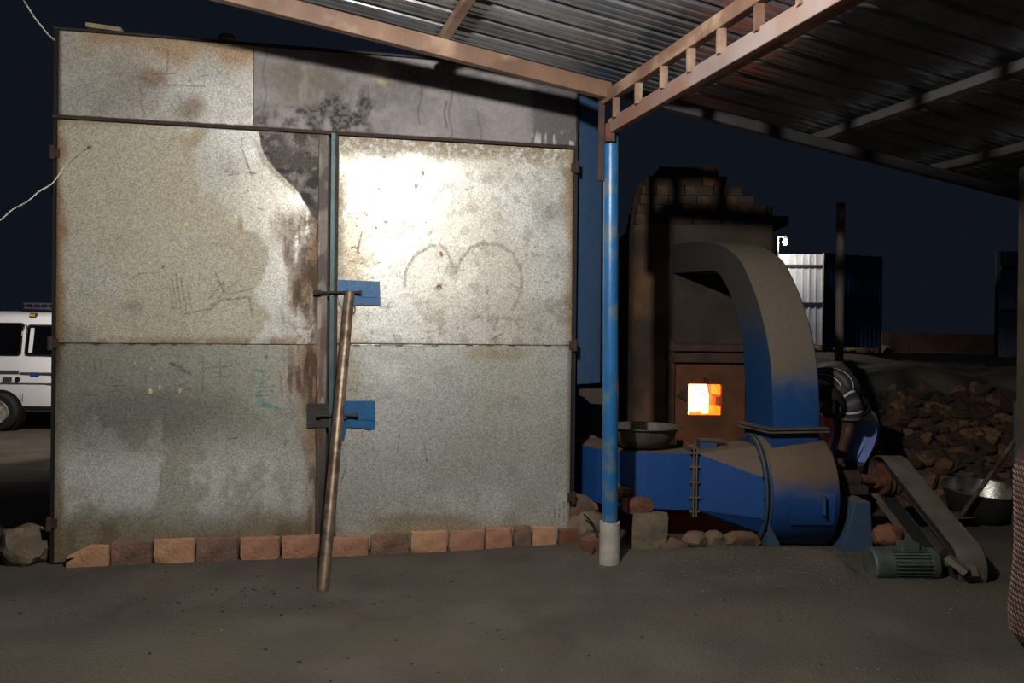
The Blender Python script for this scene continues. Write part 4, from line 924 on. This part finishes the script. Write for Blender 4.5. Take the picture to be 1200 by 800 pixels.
# ------------------------------------------------------------------ fuel heap, tarpaulin, pan, shovel
hm = []
for k in range(12):
    bm = bmesh.new(); bmesh.ops.create_icosphere(bm, subdivisions=2, radius=.5)
    ax_ = Vector((1.3, random.uniform(.7, 1.0), random.uniform(.4, .7)))
    for v in bm.verts:
        d = v.co.normalized(); q = .5*(1+.55*noise.noise(d*1.3+Vector((k*3.3, 1, 2)))+.25*noise.noise(d*3.1+Vector((k, 4, 2))))
        p = Vector((d.x*ax_.x, d.y*ax_.y, d.z*ax_.z))*q
        for c_ in range(3):      # broken flat faces
            nn_ = Vector((noise.noise(Vector((k*1.7+c_*5, 1, 0))), noise.noise(Vector((k*1.1+c_*9, 2, 5))), noise.noise(Vector((k*2.3, c_*7, 3)))+.2)).normalized(); e_ = p.dot(nn_)-.26
            if e_ > 0: p -= nn_*e_
        v.co = p
    me = bpy.data.meshes.new('fuel_chunk'); bm.to_mesh(me); bm.free(); me.materials.append(M[('husk_a', 'husk_b', 'husk_b', 'husk_c')[k % 4]]); hm.append(me)
def heap_z(x, y): return max(0, min(.84, (y-5.5)*.60))*min(1, max(0, (x-2.35)/.5))
cnt = 0
for j in range(18):
    yv = 5.5+j*.072
    for i in range(15):
        xv = 2.62*yv/6+i*.105*(yv/6)+(.05 if j % 2 else 0)+random.uniform(-.04, .04); y = yv+random.uniform(-.03, .03)
        if xv > 4.35: continue
        o = bpy.data.objects.new('fuel_chunk', random.choice(hm)); C.objects.link(o)
        s = random.choice((.11, .13, .15, .17)); o.scale = (s, s, s); o.rotation_euler = (random.uniform(-.7, .7), random.uniform(-.7, .7), random.uniform(0, 6.28))
        o.location = (xv, y, heap_z(xv, y)+.02+random.uniform(-.01, .03)); tag(o, 'rough brown chunk lying in the fuel heap', 'fuel chunk', 'chunks of the brown fuel heap'); cnt += 1
# tarpaulin over the back of the heap
nx, ny = 70, 34; V = []
for j in range(ny):
    for i in range(nx):
        x = 2.5+2.6*i/(nx-1); y = 6.72+1.5*j/(ny-1)-.10*math.sin(i*.35)*(1-j/ny)
        z = .86+.10*noise.noise(Vector((x*1.7, y*2.2, 3)))+.035*abs(noise.noise(Vector((x*6, y*3, 7))))+.10*math.exp(-((x-3.4)/.5)**2-((y-7.1)/.4)**2)+.12*j/ny
        if j < 3: z -= (.05 if j == 2 else .05*(3-j)); z -= 0
        V.append((x, y, z))
o = np_mesh('tarpaulin', np.array(V), grid_faces(nx, ny), 'tarp', org=(3.8, 7.2, 0)); tag(o, 'dark olive tarpaulin crumpled over the back of the heap', 'tarpaulin')
bl = G(1150, 606); bb = bowl('large_pan', (3.18, 5.12, gh(3.18, 5.12)), .245, .23, 'big round metal pan on the ground beside the heap', 'bowl_outer', 'bowl_inner', lip=.012); bb.rotation_euler.x = .10; bb.location.z -= .01
shv = empty('shovel', G(1128, 606), 'long-handled shovel leaning toward the timber post', 'shovel')
s0 = P(1126, 604, 4.95); s1 = P(1197, 506, 4.60)
MB().cyl(s0, s1, .014, n=12).build('handle', 'pipe_steel', shv, smooth=True)
mb = MB(); A = (s0-s1).normalized(); A.z = max(A.z, -.15); A.normalize(); Xv = Vector((.25, 1, 0)).normalized(); bl_ = []
for i in range(7):
    for j in range(7):
        t = i/6; wv = (.10 if t < .75 else .10*(1-(t-.75)*1.8)); u_ = (j/6-.5)*2
        bl_.append(s0+Vector((.06-.26*t, .0, -.012-.015*t))+Xv*(wv*u_)+Vector((0, 0, .02*u_*u_)))
fs = [(i*7+j, i*7+j+1, (i+1)*7+j+1, (i+1)*7+j) for i in range(6) for j in range(6)]
o = mb.add(bl_, fs).build('blade', 'guard_steel', shv, smooth=True); o.modifiers.new('th', 'SOLIDIFY').thickness = .004
# right edge: steel stub, timber post, woven sack
q = P(1191, 545, 4.9)
o = MB().cyl((q.x, 4.9, 0), (q.x, 4.9, P(1191, 470, 4.9).z), .024, n=16).build('steel_stub', 'post_dark', org=(q.x, 4.9, 0), smooth=True); tag(o, 'short grey-blue steel pipe standing behind the shovel', 'pipe')
q = P(1210, 500, 4.5)
o = MB().box((q.x, 4.5, 1.12), (.12, .12, 2.28)).build('timber_post', 'timber_dull', org=(q.x, 4.5, 0), bevel=.006); tag(o, 'weathered timber post holding the roof beside the shovel', 'post')
SX = 2.225
sk = empty('woven_sack', (2.225, 2.95, 0), 'brown woven sack standing full on the ground', 'sack')
prof = [(.10, .0), (.20, .015), (.245, .07), (.26, .16), (.255, .30), (.245, .45), (.235, .58), (.225, .70), (.19, .80), (.10, .84)]
rings = []; nS = 40
for r, h in cr_spline([(a, b, 0) for a, b in prof], 3) and [(p[0], p[1]) for p in cr_spline([(a, b, 0) for a, b in prof], 3)]:
    rings.append([Vector((SX+.02*math.sin(h*5), 2.95, 0))+Vector((r*math.cos(t)*(1+.02*math.sin(3*t+h*8)), r*.85*math.sin(t)*(1+.02*math.sin(5*t)), h)) for t in (2*math.pi*i/nS for i in range(nS))])
sb = MB().loft(rings).build('bag', 'sack', sk, smooth=True)
mb = MB()
for ri in range(34):
    h = .05+ri*.0215; r = np.interp(h, [p[1] for p in prof], [p[0] for p in prof])+.003
    for k in range(28):
        t = math.pi*.86+math.pi*.9*k/28+(.04 if ri % 2 else 0); c = Vector((SX+.02*math.sin(h*5), 2.95, 0))+Vector((r*math.cos(t)*(1+.02*math.sin(3*t+h*8)), r*.85*math.sin(t)*(1+.02*math.sin(5*t)), h))
        tv = Vector((-math.sin(t), .85*math.cos(t), -.7)).normalized(); nv_ = Vector((math.cos(t), math.sin(t), 0)); mb.box(c, (.018, .003, .004), tv, nv_, tv.cross(nv_))
mb.build('weave', 'sack_weave', sk, kind='stuff')

# ------------------------------------------------------------------ yard behind: fence, pole, mud wall, lamp
def fence(name, x0, x1, Y, zb, zt_, mt, label, rails, rail_mt='dark_steel', per_=.12, skew=0.):
    a, b = P(x0, 400, Y), P(x1, 400, Y+skew); L_ = (b-a).length; d = (b-a).normalized(); d.z = 0; d.normalize(); nrm = Vector((d.y, -d.x, 0)); base = Vector((a.x, a.y, zb))
    rt = empty(name, base, label, 'fence'); n = max(1, int(round(L_/.96))); wS = L_/n
    for k in range(n):
        pr = []; s = k*wS
        while s < (k+1)*wS-.001:
            for ds, h in ((0, 0), (.075, 0), (.085, .02), (.105, .02), (.115, 0)):
                if s+ds < (k+1)*wS: pr.append((s+ds, h))
            s += per_
        pr.append(((k+1)*wS, 0)); vs = []
        for z in (zb, zt_): vs += [Vector((a.x, a.y, z))+d*p_+nrm*h for p_, h in pr]
        m_ = len(pr); o = MB().add(vs, [(i, i+1, m_+i+1, m_+i) for i in range(m_-1)]).build('fence_sheet', mt, rt); o.modifiers.new('th', 'SOLIDIFY').thickness = .004
    for z in rails: MB().beam(Vector((a.x, a.y, z))+nrm*.035, Vector((a.x, a.y, z))+nrm*.035+d*L_, .03, .05).build('rail', rail_mt, rt)
    for k in range(n+1): MB().beam(Vector((a.x, a.y, zb-.3))-nrm*.04+d*(k*wS), Vector((a.x, a.y, zt_))-nrm*.04+d*(k*wS), .05, .05, Vector((0, 1, 0))).build('fence_post', rail_mt, rt)
    return rt
z = lambda y, Y: P(950, y, Y).z
fence('sheet_fence', 880, 968, 14.0, z(404, 14), z(298, 14), 'fence_white', 'pale corrugated fence lit by the yard lamp', (z(312, 14), z(356, 14)))
fence('sheet_fence', 968, 1033, 12.6, z(407, 12.6), z(296, 12.6), 'fence_blue', 'dark blue corrugated gate next to the pale lit fence', (), skew=.5, per_=.10)
fence('sheet_fence', 1170, 1240, 12.0, z(416, 12), z(292, 12), 'fence_grey', 'grey corrugated fence beyond the timber post', (z(312, 12), z(362, 12)))
a = P(1034, 411, 14.2); b = P(1172, 411, 14.2)
mb = MB(); n = 40; vs = []
for i in range(n):
    x = a.x+(b.x-a.x)*i/(n-1); h = .36+.03*noise.noise(Vector((x*2, 1, 1))); vs += [(x, 14.2, .95), (x, 14.2, 1.02+h), (x, 14.5, 1.02+h), (x, 14.5, .95)]
mb.loft([[Vector(p) for p in vs[i*4:i*4+4]] for i in range(n)]); o = mb.build('mud_wall', 'mud', org=((a.x+b.x)/2, 14.2, .95)); tag(o, 'low brown mud wall between the dark gate and grey fence', 'wall')
for k in range(14):
    x = 5.0+random.random()*1.8; y = 13.2+random.random()*.4; s = random.uniform(.12, .3)
    rock('bank_stone', (x, y, gh(x, y)+s*.2), (s, s, s*.7), 100+k, 'concrete_dirty', 'rough stone on the bank below the gate', 'stone', 'stones below the gate', sub=2)
q = P(983, 436, 8.0)
o = MB().cyl((q.x, 8, 0), (q.x, 8, P(983, 238, 8).z), .045, n=18).build('steel_pole', 'pole_grey', org=(q.x, 8, 0), smooth=True); tag(o, 'tall bare steel pole standing behind the person', 'pole')
yl = P(920, 283, 13.2); yr = empty('yard_lamp', (yl.x-.12, 13.25, gh(yl.x-.12, 13.25)), 'small glowing yard lamp on a post before the pale fence', 'lamp')
MB().cyl((yl.x-.12, 13.25, gh(yl.x-.12, 13.25)-.05), (yl.x-.12, 13.25, yl.z+.1), .03, n=12).build('lamp_post', 'dark_steel', yr, smooth=True)
MB().cyl((yl.x-.12, 13.25, yl.z+.09), (yl.x, 13.2, yl.z+.09), .015, n=8).build('arm', 'dark_steel', yr)
MB().cyl((yl.x, 13.2, yl.z+.04), (yl.x, 13.2, yl.z+.1), .03, n=12).build('holder', 'lamp_body', yr)
MB().lathe([(.008, -.06), (.03, -.04), (.04, 0), (.02, .05)], (yl.x, 13.2, yl.z), n=16).build('bulb', 'bulb_yard', yr, smooth=True)

# ------------------------------------------------------------------ van
VY = 9.4; vx = lambda px: P(px, 400, VY).x; vz = lambda py: P(30, py, VY).z
van = empty('van', (vx(2), VY+.7, 0), 'white passenger van with roof rack parked in the yard', 'van')
XA, XB = vx(2)-2.55, vx(2)+.72
sec = [(VY+.02, .24), (VY-.0, .34), (VY-.01, .60), (VY+.0, .82), (VY+.05, 1.22), (VY+.10, 1.40), (VY+.18, 1.455), (VY+.35, 1.49), (VY+.70, 1.50)]
full = sec+[(2*VY+1.4-y, zz) for y, zz in sec[-2::-1]]
def vring(x, sx=1., dz=0.): return [Vector((x, VY+.7+(y-VY-.7)*sx, zz+dz)) for y, zz in full]
xs_ = [XA+.0, XA+.05, XA+.18]+list(np.linspace(XA+.5, XB-.2, 12))+[XB-.06, XB]
rings = [vring(xs_[0], .88), vring(xs_[1], .95), vring(xs_[2], .99)]+[vring(x) for x in xs_[3:-2]]+[vring(xs_[-2], .98), vring(xs_[-1], .92)]
for r_ in rings[:3]:
    for p in r_: p.x += max(0, (p.z-.8))*.55
vb = MB().loft(rings).build('van_body', 'van_white', van, smooth=True)
def side_panel(px0, px1, py0, py1, mt, nm, par, off=.012, th=.02, r=.04):
    x0, x1, z1, z0 = vx(px0), vx(px1), vz(py0), vz(py1)
    def yy(zz): return float(np.interp(zz, [p[1] for p in sec], [p[0] for p in sec]))-off
    pts = []
    for cx, cz, a0_ in ((x1-r, z1-r, 0), (x0+r, z1-r, 90), (x0+r, z0+r, 180), (x1-r, z0+r, 270)):
        for k in range(5):
            t = math.radians(a0_+22.5*k); pts.append((cx+r*math.cos(t), cz+r*math.sin(t)))
    return MB().prism([Vector((x, yy(zz), zz)) for x, zz in pts], (0, th, 0)).build(nm, mt, par)
side_panel(-75, 24, 378, 417, 'black_trim', 'window_seal', vb, .010); w1 = side_panel(-73, 22.5, 379.5, 415.5, 'van_glass', 'window', van, .014)
side_panel(28, 66, 380, 417, 'black_trim', 'window_seal', vb, .010); side_panel(30, 64, 382, 415, 'van_glass', 'window', van, .014)
side_panel(33, 37.5, 384, 413, 'van_white', 'window_sticker', van, .017, r=.008)
side_panel(-80, 23, 434, 437.5, 'decal_grey', 'side_stripe', van, .014, r=.008); side_panel(25, 64, 436, 438, 'decal_grey', 'side_stripe', van, .018, r=.006)
side_panel(37, 47, 437, 440, 'decal_blue', 'side_decal', van, .019, r=.008); side_panel(5, 15, 442, 447, 'decal_grey', 'side_vent', van, .016, r=.006)
side_panel(-80, 64, 448.6, 449.4, 'decal_grey', 'body_crease', van, .012, r=.002)
for x_ in (24.5, 27): side_panel(x_, x_+.5, 380, 470, 'decal_grey', 'door_gap', van, .012, r=.001)
p = P(20, 444.5, VY-.03); MB().cyl(p, p+Vector((0, .05, 0)), .03, n=18).build('fuel_cap', 'black_trim', van, smooth=True)
MB().box((XB-.28, VY+.02, vz(478)), (.5, .05, .05)).build('bumper', 'black_trim', van, bevel=.01)
WR = .238
for wx in (vx(2), vx(2)-1.84):
    for wy, s in ((VY-.06, -1), (VY+1.46, 1)):
        wh = MB(); wh.lathe([(.14, -.075), (.21, -.085), (WR, -.06), (WR, .06), (.21, .085), (.14, .075)], (wx, wy+.06*-s, WR), Vector((0, 1, 0)), 36); wo = wh.build('wheel', 'rubber', van, smooth=True)
        MB().lathe([(.02, .10*s), (.05, .105*s), (.09, .085*s), (.12, .09*s), (.142, .102*s), (.142, .04*s)], (wx, wy+.06*-s, WR), Vector((0, 1, 0)), 30).build('rim', 'rim_grey', wo, smooth=True)
    MB().lathe([(.26, 0), (.272, 0), (.272, .1), (.05, .1)], (wx, VY-.016, WR), Vector((0, 1, 0)), 36).build('wheel_arch', 'black_trim', van, smooth=True)
rk = MB()
for y in (VY+.2, VY+.55, VY+.9, VY+1.2): rk.cyl((vx(16), y, vz(364)+.04), (vx(80), y, vz(364)+.04), .012, n=8)
for k in range(8): xx = vx(18)+k*(vx(80)-vx(18))/7; rk.cyl((xx, VY+.2, vz(364)+.04), (xx, VY+1.2, vz(364)+.04), .01, n=8); rk.cyl((xx, VY+.2, vz(364)+.04), (xx+.02, VY+.16, vz(355)), .008, n=6)
rk.cyl((vx(18), VY+.16, vz(355)), (vx(80), VY+.16, vz(355)), .012, n=8); rk.cyl((vx(18), VY+1.24, vz(355)), (vx(80), VY+1.24, vz(355)), .012, n=8)
rk.build('roof_rack', 'decal_grey', van)
MB().box((vx(32), VY+.13, vz(370)), (.07, .05, .075)).build('rack_clamp', 'black_trim', van); MB().box((vx(32), VY+.10, vz(369)), (.06, .03, .03)).build('clamp_tag', 'yellow', van)

# ------------------------------------------------------------------ wires, bits on the kiln top
mb = MB(); pts = cr_spline([P(x, y, Y) for x, y, Y in ((-20, 268, 3.7), (0, 258, 3.75), (14, 246, 3.8), (32, 236, 3.83), (46, 224, 3.86), (62, 214, 3.9))]+[KPX(80, 194, .03), KPX(103, 173, .02)], 5)
o = mb.tube(pts, .0035, 6).build('wire', 'wire_white', org=pts[-1]); tag(o, 'thin pale wire sagging from a hole in the door', 'wire')
mb = MB(); o = mb.tube([P(20, -12, 3.8), P(40, 20, 3.85), P(56, 40, 3.9), P(67, 50, 3.96)], .004, 6).build('wire', 'wire_white', org=P(67, 50, 3.96)); tag(o, 'taut thin wire tied to the kiln top corner', 'wire')
mb = MB(); mb.box(KP(.22, 2.806, -.0), (.17, .05, .022), (KU+Vector((0, 0, -.06))).normalized(), KW); o = mb.build('wood_strip', 'timber', org=KP(.24, 2.79, -.1)); tag(o, 'flat wooden strip lying on the kiln roof edge', 'wood strip')
rock('mud_lump', KP(.83, 2.812, -.01), (.10, .08, .05), 61, 'concrete_dirty', 'small pale clod on the kiln roof edge', 'rubble', sub=2)

# ------------------------------------------------------------------ lamps out of view: the shed bulb, and a flood lamp added for the van
lp = Vector((-.25, 1.80, 2.43)); lr = empty('shed_lamp', (lp.x, lp.y, lp.z), 'bare bulb hanging below the roof in front of the doors', 'lamp')
MB().cyl(lp+Vector((0, 0, .05)), lp+Vector((0, 0, .13)), .022, n=14).build('holder', 'lamp_body', lr, smooth=True)
MB().cyl(lp+Vector((0, 0, .12)), lp+Vector((0, 0, .31)), .005, n=8).build('cord', 'rubber', lr)
MB().lathe([(.008, -.045), (.028, -.036), (.038, -.005), (.030, .025), (.018, .052)], lp, n=18).build('bulb', 'bulb_main', lr, smooth=True)
fp_ = Vector((-4.35, 7.5, 2.5)); fr_ = empty('added_van_flood', (fp_.x, fp_.y, 0), 'unseen flood lamp on a post, added to light the parked van', 'lamp')  # added lamp, hidden behind the kiln, so the van is lit
MB().cyl((fp_.x, fp_.y-.1, 0), (fp_.x, fp_.y-.1, 2.6), .04, n=12).build('lamp_post', 'dark_steel', fr_, smooth=True)
dv = (Vector((-6.6, 9.4, .8))-fp_).normalized(); rx = dv.cross(Vector((0, 0, 1))).normalized(); ux = rx.cross(dv)
MB().box(fp_-dv*.03, (.34, .06, .26), rx, dv, ux).build('housing', 'dark_steel', fr_); MB().box(fp_+dv*.005, (.28, .006, .2), rx, dv, ux).build('led_face', 'added_flood_glow', fr_)
